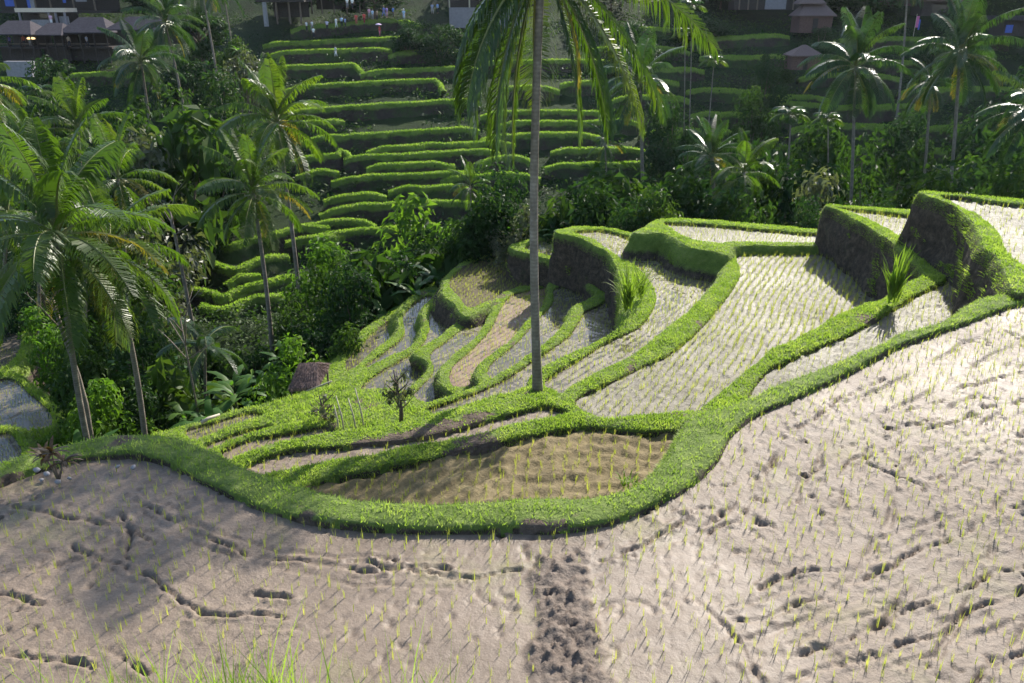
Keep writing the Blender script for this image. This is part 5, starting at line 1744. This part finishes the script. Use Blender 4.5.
pv = pavilion('open pavilion with hipped grey roof at the left edge of the cafe row', -8, 36, 48, 35.5, 24, 132, 6, M['tiles'])
pavilion('middle open pavilion of the cafe row with smaller hipped roof', 36, 66, 48, 36, 26, 133, 5.5, M['tiles'])
pavilion('wide sloping-roofed pavilion at the right end of the cafe row', 63, 112, 48, 34, 21, 134, 6, M['tiles'])
b = Bld('cafe_house', 'upper cafe house with a long cream awning over white pillars', 'house', 43, 26, 143)
b.box('wall', 14, 26, 70, 15, 3.2, 0.3, M['darkwood'])
b.box('awning', 18, 13.8, 68, 10.2, 0.0, 4, M['canopy'])
b.posts([21, 50.5, 57, 66], 26, 13.9, 0.3, 0.22, M['whitewall'])
b.box('parapet', 30, 26, 49, 20.5, 0.6, 0.3, M['concrete'])
b.box('side_wall', 58, 26, 67, 17.5, 0.8, 0.3, M['concrete'])
b.box('window', 31, 19.5, 48, 15, 3.1, 0.1, M['glass'])
b = Bld('cafe_house', 'topmost cafe house at the left frame edge hung with blue cloths', 'house', 45, 12, 150)
b.box('wall', -12, 12, 110, -14, 4, 0.3, M['darkwood'])
b.box('roof', -14, -14, 114, -18, -1, 7, M['tiles'])
b.box('deck', -12, 13, 112, 11, -0.5, 4.4, M['darkwood'])
b.posts([-6, 17, 37, 52, 75, 96], 11, -14, 0, 0.16, M['wood'])
for x0, y0, x1, y1, m_ in ((6, 7, 15, -2, 'bluetarp'), (28, 9, 31, -4, 'bluetarp'), (31, 9, 36, -6, 'concrete'), (77, 3, 88, -4, 'whitewall'), (64, 4, 67, -1, 'bluetarp')):
    b.box('hanging_cloth', x0, y0, x1, y1, 0.3, 0.06, M[m_])
b = Bld('cafe_house', 'dark house with grey roof glimpsed behind the leaning cafe palms', 'house', 150, 44, 128)
b.box('wall', 118, 44, 188, 30, 0.5, 4, M['darkwood'])
b.roof('roof', 108, 196, 31, 20, 0, 5, M['tiles'], 0.6)
b.box('window', 126, 41, 138, 34, 0.4, 0.09, M['glass'])
b.box('window', 150, 41, 164, 34, 0.4, 0.09, M['glass'])
b = Bld('retaining_wall', 'square grey concrete wall block below the left pavilion', 'wall', 20, 77, 122)
b.box('upper_course', 6, 70, 33, 63, 0.25, 1.0, M['concrete'])
b.box('lower_course', 7.5, 77, 33, 69.8, 0, 1.2, M['concrete'])
b = Bld('stilt_house', 'dark timber house on tall posts above the upper terraces', 'house', 285, 22, 148)
b.box('floor', 258, 4.5, 306, 1, 0, 5, M['darkwood'])
b.box('wall', 259, 0.8, 305, -16, 0.6, 4, M['darkwood'])
b.roof('roof', 252, 312, -16, -30, 0, 5, M['thatch'], 0.5)
b.posts([266], 26, 4.6, 0.2, 0.42, M['concrete'], 'pillar')
b.posts([277, 290, 301], 24, 4.6, 0.3, 0.15, M['wood'])
b.posts([272, 284, 296], 20, 4.6, 4, 0.15, M['wood'])
b.box('back_wall', 268, 18, 304, 4.7, 4.4, 0.2, M['darkwood'])
b = Bld('stilt_house', 'second timber house on posts, behind the visitors', 'house', 335, 14, 154)
b.box('floor', 308, 0, 366, -3, 0, 5, M['darkwood'])
b.box('wall', 309, -3.2, 365, -20, 0.6, 4, M['darkwood'])
b.posts([312, 322, 334, 347, 360], 14, 0.1, 0.3, 0.14, M['wood'])
b.box('back_wall', 312, 10, 362, 0.2, 4.2, 0.2, M['darkwood'])
b = Bld('house', 'house with pale low wall and posts half hidden by the hanging fronds', 'house', 480, 12, 150)
b.box('low_wall', 449, 26, 530, 8, 0.2, 0.3, M['whitewall'])
b.box('back_wall', 446, 8, 534, -16, 4, 0.3, M['darkwood'])
b.posts([449.5, 469.5, 490, 512], 8, -14, 0.3, 0.13, M['pale'])
b.roof('roof', 440, 540, -14, -28, 0, 5, M['tiles'], 0.5)
b = Bld('house', 'brown house with one pale plaster panel on the right ridge', 'house', 765, 11, 156)
b.box('wall', 735, 10, 802, -14, 1.2, 4, M['darkwood'])
b.box('plaster_panel', 766, 9.5, 787, -8, 0.9, 0.25, M['whitewall'])
b.posts([739, 748, 757, 793], 10, -14, 0.2, 0.14, M['wood'])
b.roof('roof', 730, 808, -14, -28, 0, 5, M['tiles'], 0.5)


def hut(label, x0, x1, y_base, y_eave, y_top, Y, tiers, group='thatched huts on the right slope'):
    b = Bld('thatched_hut', label, 'hut', (x0 + x1) / 2, y_base, Y, group)
    w_ = x1 - x0
    dp = w_ * 0.75 * b.k
    b.box('wall', x0 + w_ * 0.07, y_base, x1 - w_ * 0.07, y_eave - 0.3, 0.2, dp - 0.4, M['brick'])
    b.box('door', x0 + w_ * 0.42, y_base, x0 + w_ * 0.55, y_eave + 2.6, 0.12, 0.1, M['darkwood'])
    if tiers == 2:
        b.roof('roof', x0, x1, y_eave, y_eave - (y_eave - y_top) * 0.62, 0, dp, M['thatchred'], 0.42, 0.3)
        b.roof('upper_roof', x0 + w_ * 0.02, x1 - w_ * 0.26, y_eave - (y_eave - y_top) * 0.52, y_top, dp * 0.2, dp * 0.6, M['thatchred'], 0.3, 0.2)
    else:
        b.roof('roof', x0, x1, y_eave, y_top, 0, dp, M['thatchred'], 0.12, 0.3)
    return b


hut('upper thatched hut with two-tiered roof over red brick walls', 796, 834, 33, 17.5, -3, 146, 2)
hut('lower thatched hut with small pointed roof below the two-tiered one', 789, 822, 70, 57, 48, 118, 1)
b = Bld('house', 'dark house with brown roof edge and a flag in front, upper right', 'house', 940, 16, 150)
b.box('wall', 922, 16, 960, 3.5, 0.6, 4, M['darkwood'])
b.box('roof', 914, 3.2, 968, -4, -0.5, 6, M['brick'])
b.box('window', 932, 13, 946, 6, 0.5, 0.08, M['glass'])
b = Bld('house', 'dark house at the right frame edge hung with blue cloths', 'house', 1016, 34, 136)
b.box('wall', 1004, 36, 1050, 22, 0.6, 4, M['darkwood'])
b.box('roof', 1000, 21.8, 1056, 18, -0.4, 5.6, M['tiles'])
b.box('hanging_cloth', 1006, 33, 1013, 26, 0.4, 0.06, M['bluetarp'])
b = Bld('house', 'brown building edge rising behind the thin straight trunk', 'house', 895, 6, 158)
b.box('wall', 880, 6, 912, -12, 0.3, 4, M['brick'])
b.box('roof', 876, -12, 916, -16, -0.5, 6, M['tiles'])
b = Bld('flag', 'pink and blue flag on a short pole before the brown roof', 'flag', 915, 32, 140)
b.posts([914], 36, 16, 0, 0.05, M['pale'], 'pole')
a = plain('pink flag cloth', (0.55, 0.14, 0.30), 0.8, 0.15)
b.box('cloth', 914.2, 28, 917, 18, -0.02, 0.05, a)
b.box('blue_stripe', 917, 30, 918.6, 21, -0.02, 0.05, M['bluetarp'])
# small shelter by the jungle edge
bp = on_ground(318, 28.6)
sh = tag(link('thatched_shelter', None, None, bp), 'small shelter with shaggy brown thatch at the jungle edge', 'shelter')
ez = at_dist(318, 386, 28.0).z - bp.z
tz = ez + 0.55
hw = 0.62
rv = [(-hw, -0.6, ez - 0.12), (hw * 0.85, -0.7, ez + 0.02), (hw, 1.1, ez + 0.16), (-hw * 0.9, 1.0, ez + 0.02), (-0.34, 0.35, tz), (0.30, 0.4, tz - 0.02)]
rv += [(x, y, z - 0.14) for x, y, z in rv[:4]]
link('roof', mk_mesh('roof', rv, [(0, 1, 5, 4), (1, 2, 5), (2, 3, 4, 5), (3, 0, 4), (6, 7, 1, 0), (7, 8, 2, 1), (8, 9, 3, 2), (9, 6, 0, 3), (9, 8, 7, 6)], M['thatchred']), sh)
V, F = [], []
for i in range(2600):
    u_, v_ = random.random(), random.random()
    e_ = random.choice([(0, 1, 5, 4), (2, 3, 4, 5), (1, 2, 5, 5), (3, 0, 4, 4)])
    A_, B_2, C_, D_ = [Vector(rv[k]) for k in e_]
    p = A_.lerp(B_2, u_).lerp(D_.lerp(C_, u_), v_)
    dn = (A_.lerp(B_2, u_) - D_.lerp(C_, u_)).normalized()
    sd_ = Vector((random.uniform(-1, 1), random.uniform(-1, 1), 0.1)).normalized() * 0.012
    k = len(V)
    V += [p + sd_ + Vector((0, 0, 0.02)), p - sd_ + Vector((0, 0, 0.02)), p + dn * random.uniform(0.15, 0.34) + Vector((random.uniform(-.06, .06), 0, 0.10 * random.random()))]
    F.append((k, k + 1, k + 2))
link('thatch', mk_mesh('thatch', V, F, M['thatchred']), sh)
for x, y in ((-0.55, -0.45), (0.5, -0.5), (0.55, 0.95), (-0.5, 0.95)):
    mb = MB()
    mb.tube([(x, y, -0.2), (x, y, ez)], [0.045, 0.04], 7)
    link('post', mb.mesh('post', M['wood'], True), sh)
mb = MB()
mb.tube([(0.1, -0.75, ez - 0.15), (1.15, -0.9, ez + 0.35)], [0.035, 0.03], 7)
link('rafter', mb.mesh('rafter', M['pale'], True), sh)

# ------------------------------------------------------------------ people on the far hillside


def skin_body(pose):
    """standing figure, one continuous skinned surface, 1.68 m tall"""
    v, e, r = [], [], []

    def add(p, rr, par=None):
        v.append(p)
        r.append(rr)
        if par is not None:
            e.append((par, len(v) - 1))
        return len(v) - 1
    st = 0.16 if pose == 1 else 0.03
    pel = add((0, 0, 0.93), 0.125)
    ch = add((0, -0.01, 1.15), 0.125, pel)
    sh = add((0, 0, 1.36), 0.13, ch)
    nk = add((0, -0.01, 1.47), 0.052, sh)
    hd = add((0, -0.02, 1.56), 0.085, nk)
    add((0, -0.01, 1.66), 0.07, hd)
    add((0, -0.115, 1.57), 0.018, hd)
    for sg in (-1, 1):
        hip = add((sg * 0.09, 0, 0.86), 0.085, pel)
        kn = add((sg * 0.10, -sg * st, 0.48), 0.055, hip)
        an = add((sg * 0.10, -sg * st * 1.4 + 0.03, 0.09), 0.036, kn)
        add((sg * 0.11, -sg * st * 1.4 - 0.12, 0.035), 0.032, an)
        so_ = add((sg * 0.19, 0, 1.37), 0.055, sh)
        el = add((sg * 0.25, 0.03 + sg * st * 0.6, 1.10), 0.040, so_)
        wr = add((sg * 0.25, -0.06 + sg * st, 0.87), 0.027, el) if pose != 2 or sg < 0 else add((sg * 0.20, -0.22, 1.22), 0.027, el)
        wp = v[wr]
        hn = add((wp[0], wp[1] - 0.02, wp[2] - 0.07), 0.030, wr)
        for k, (dx, ln) in enumerate(((-0.03, 0.07), (-0.01, 0.085), (0.01, 0.08), (0.03, 0.065))):
            add((wp[0] + dx * 0.6, wp[1] - 0.03 + dx, wp[2] - 0.08 - ln), 0.009, hn)
        add((wp[0] - sg * 0.03, wp[1] - 0.06, wp[2] - 0.09), 0.010, hn)
    me = bpy.data.meshes.new('figure')
    me.from_pydata(v, e, [])
    o_ = bpy.data.objects.new('figure', me)
    COL.objects.link(o_)
    sk = o_.modifiers.new('skin', 'SKIN')
    for i, dd in enumerate(me.skin_vertices[0].data):
        dd.radius = (r[i], r[i] * (0.72 if i in (pel, ch, sh) else 1))
        dd.use_root = i == pel
    o_.modifiers.new('sub', 'SUBSURF').render_levels = 1
    o_.modifiers['sub'].levels = 1
    dg = bpy.context.evaluated_depsgraph_get()
    res = bpy.data.meshes.new_from_object(o_.evaluated_get(dg))
    bpy.data.objects.remove(o_)
    bpy.data.meshes.remove(me)
    res.materials.clear()
    res.materials.append(M['skin'])
    for p in res.polygons:
        p.use_smooth = True
    return res, v


BODY = [skin_body(p) for p in (0, 1, 2)]
CLOTH = {}


def cloth_mat(col):
    if col not in CLOTH:
        CLOTH[col] = plain('cloth ' + str(len(CLOTH)), col, 0.85, 0.1)
    return CLOTH[col]


def person(label, px, pyfeet, Y, pose, shirt, trousers, face=0.0, hgt=1.0, hat=None):
    b = at_dist(px, pyfeet, Y)
    me, v = BODY[pose]
    root = link('person', me, None, b, (0, 0, face), hgt)
    tag(root, label, 'person', 'visitors on the far hillside')
    s_ = MB()
    s_.tube([(0, 0, 0.88), (0, -0.005, 1.05), (0, -0.01, 1.2), (0, 0, 1.36), (0, 0, 1.45)], [0.175, 0.165, 0.18, 0.19, 0.075], 12)
    for k in (12, 22):
        pass
    j = 7
    for sg in (-1, 1):
        so_, el = v[j + 4], v[j + 5]
        mid = tuple((p + q) / 2 for p, q in zip(so_, el))
        s_.tube([(sg * 0.13, 0, 1.38), so_, mid, tuple(m_ + (q - m_) * 0.5 for m_, q in zip(mid, el))], [0.08, 0.078, 0.064, 0.060], 8)
        j += 13
    link('shirt', s_.mesh('shirt', cloth_mat(shirt), True), root)
    t_ = MB()
    t_.tube([(0, 0, 0.78), (0, 0, 0.86), (0, 0, 0.98)], [0.15, 0.178, 0.165], 12)
    j = 7
    for sg in (-1, 1):
        hip, kn, an = v[j], v[j + 1], v[j + 2]
        t_.tube([hip, kn, (an[0], an[1], an[2] + 0.05)], [0.105, 0.078, 0.062], 8)
        j += 13
    link('trousers', t_.mesh('trousers', cloth_mat(trousers), True), root)
    h_ = MB()
    h_.tube([(0, 0.01, 1.56), (0, 0.012, 1.62), (0, 0.005, 1.69), (0, 0, 1.735)], [0.098, 0.102, 0.085, 0.03], 10)
    link('hair', h_.mesh('hair', M['hair'], True), root)
    if hat:
        hh = MB()
        hh.tube([(0, 0, 1.66), (0, 0, 1.675), (0, 0, 1.70), (0, 0, 1.78)], [0.19, 0.19, 0.11, 0.07], 12)
        link('hat', hh.mesh('hat', cloth_mat(hat), True), root)
    return root


WH, PK, RD, BL, DK, GY, TN, LB = (0.75, 0.75, 0.78), (0.65, 0.35, 0.45), (0.55, 0.08, 0.07), (0.10, 0.16, 0.45), (0.03, 0.03, 0.045), (0.25, 0.25, 0.28), (0.35, 0.26, 0.18), (0.35, 0.5, 0.7)
PEOPLE = [
    ('person in white top and dark trousers at the left end of the visitors', 307, 31.5, 0, WH, DK), ('person in white shirt standing beside two others at the left end', 312.5, 31, 1, WH, GY),
    ('person in white crouching-low spot, lowest at the left end of visitors', 314, 38, 0, WH, DK), ('person in pale lilac shirt alone between the left visitors', 327.5, 30.5, 0, (0.6, 0.55, 0.75), DK),
    ('person in plain white walking ahead of the blue pair', 336.5, 28, 1, WH, WH), ('person in pale blue shirt with dark trousers, left of the blue pair', 342, 27, 2, LB, DK), ('person in blue shirt with dark trousers, right of the blue pair', 345.7, 28, 0, (0.3, 0.36, 0.6), DK),
    ('person in coral red top and red trousers on the path', 356.5, 24.5, 0, RD, (0.45, 0.12, 0.10)), ('person in red top and dark red sarong beside the green clump', 364.5, 23.5, 1, RD, (0.30, 0.05, 0.06)),
    ('person in pink top carrying something pale among the upper group', 369.5, 18.5, 2, PK, GY), ('person in pale blue top in the upper group', 372.8, 20, 0, LB, GY), ('person in tan top standing right of the pale blue one', 377.3, 20.5, 0, TN, DK),
    ('person in deep blue top with tan hat in the upper group', 384, 17, 1, BL, BL), ('person in violet blue top close to the tan-hatted person', 387, 17.5, 0, (0.30, 0.22, 0.5), (0.4, 0.25, 0.35)), ('person in bright blue top half hidden by the bushes', 393.5, 17.5, 0, (0.08, 0.2, 0.5), DK),
    ('person with white hat and pale blue clothes at the right end', 404, 20, 0, LB, (0.4, 0.45, 0.6)), ('person in white top on the highest path', 347.5, 8.5, 2, WH, GY), ('person in white walking right on the highest path', 352.7, 9, 1, WH, DK),
    ('person in blue top sitting-high by the pale wall', 437.8, 13.5, 0, (0.25, 0.4, 0.7), DK), ('person in grey blue clothes left of the one by the pale wall', 432.5, 14, 1, (0.3, 0.33, 0.45), (0.35, 0.33, 0.35)),
    ('person in red top under a pale pink umbrella on the top terrace', 379.8, 36, 2, RD, (0.5, 0.12, 0.2)), ('person in white far down the dark thicket', 222.5, 82, 0, WH, WH),
    ('person in white trousers standing on the second terrace edge', 336, 57, 1, (0.5, 0.55, 0.5), WH),
]
for i, (l_, px, pf, pose, c1, c2) in enumerate(PEOPLE):
    Yp = 118 if px < 230 else (136 if pf > 50 else (143 if pf > 33 else 146))
    person(l_.replace('crouching-low spot, ', 'standing ').replace('sitting-high ', ''), px, pf, Yp, pose, c1, c2, random.uniform(-1.5, 1.5), 1.0, (0.4, 0.3, 0.2) if 'tan hat' in l_ else (WH if 'white hat' in l_ else None))
ub = at_dist(379.2, 36, 143)
um = tag(link('umbrella', None, None, ub + Vector((0.02, -0.22, 0.9))), 'pale pink umbrella held by the person in red on the top terrace', 'umbrella')
mb = MB()
mb.tube([(0, 0, 0), (0, 0, 1.05)], [0.012, 0.012], 6)
link('handle', mb.mesh('handle', M['darkwood']), um)
V, F = [(0, 0, 1.10)], []
for ring, (rr, zz) in enumerate(((0.3, 1.04), (0.58, 0.84))):
    for k in range(12):
        V.append((rr * math.cos(k * math.pi / 6), rr * math.sin(k * math.pi / 6), zz))
for k in range(12):
    F += [(0, 1 + k, 1 + (k + 1) % 12), (1 + k, 13 + k, 13 + (k + 1) % 12, 1 + (k + 1) % 12)]
link('canopy', mk_mesh('canopy', V, F, cloth_mat((0.75, 0.55, 0.66))), um)

for i, (px, py, c1, c2) in enumerate(((11, 47, (0.16, 0.12, 0.35), DK), (25, 46.5, (0.4, 0.10, 0.06), DK), (31, 46.5, (0.08, 0.3, 0.16), GY), (70, 47, TN, DK), (88, 47, GY, DK))):
    person(['person in purple top standing in the leftmost cafe pavilion', 'person in brick red top standing in the leftmost cafe pavilion', 'person in green top at the right end of the leftmost cafe pavilion',
            'person in tan top standing in the wide cafe pavilion', 'person in grey top standing in the wide cafe pavilion'][i], px, py, 133.4, i % 3, c1, c2, 0.3 * i, 1.0)
person('person in pink and white standing under the cream awning', 52, 25, 142.4, 0, (0.7, 0.45, 0.6), WH, 0.2)
lb = at_dist(31, 38.5, 132.2)
lp = tag(link('lamp', None, None, lb), 'glowing orange lamp under the eave of the leftmost cafe pavilion', 'lamp')
mb = MB()
mb.tube([(0, 0, 0.45), (0, 0, 0.2)], [0.02, 0.02], 5)
link('cord', mb.mesh('cord', M['darkwood']), lp)
lm = bpy.data.materials.new('lamp glow')
lm.use_nodes = True
lm.node_tree.nodes['Principled BSDF'].inputs['Emission Color'].default_value = (1.0, 0.62, 0.22, 1)
lm.node_tree.nodes['Principled BSDF'].inputs['Emission Strength'].default_value = 0.9
mb = MB()
mb.tube([(-0.6, 0, 0.0), (-0.3, 0, 0.03), (0.3, 0, 0.03), (0.6, 0, 0.0)], [0.12, 0.17, 0.17, 0.12], 8)
link('lamp_shade', mb.mesh('lamp_shade', lm, True), lp)
for i, (px, py) in enumerate(((36, 470), (41, 480), (58, 482), (70, 478), (118, 466), (133, 467), (46, 474))):
    q = on_level(px, py, 5.42)
    r = random.Random(i)
    mb = MB()
    rr = r.uniform(0.018, 0.038)
    mb.tube([(0, 0, -0.03), (0.01, 0, 0.0), (0.0, 0.01, rr * 0.6), (0.01, 0, rr)], [rr * 0.7, rr * 1.1, rr * 0.9, rr * 0.3], 7)
    tag(link('stone', mb.mesh('stone', M['concrete'], True), None, q, (0, 0, i), (1.2, 0.9, 0.8)), 'small pale stone in the mud near the red-leaved plant', 'stone', 'stones in the mud by the dike corner')
tuft('weed_clump', 'flattened clump of bright weeds in the ochre oval paddy', on_level(629, 488, 7.15), 30, 0.30, 0.016, M['tuft'], (-60, -10), 9)

# ------------------------------------------------------------------ air
mb = MB()
mb.box(0, 0, 0, 1, 1, 1)
v = np.array(mb.v) * [1800, 2100, 0] + [0, 600, 0]
lo, hi = CZ - 46, CZ + 85
v[:, 2] = np.where(np.array(mb.v)[:, 2] < 0, lo, hi)
hz = link('haze', mk_mesh('haze', v, mb.f, []))
hz['kind'] = 'stuff'
hm = bpy.data.materials.new('air')
hm.use_nodes = True
ht = hm.node_tree
ht.nodes.remove(ht.nodes['Principled BSDF'])
hv = ht.nodes.new('ShaderNodeVolumePrincipled')
hv.inputs['Color'].default_value = (0.80, 0.88, 1.0, 1)
hv.inputs['Density'].default_value = 0.00006
hv.inputs['Anisotropy'].default_value = 0.5
ht.links.new(hv.outputs[0], ht.nodes['Material Output'].inputs['Volume'])
hz.data.materials.append(hm)
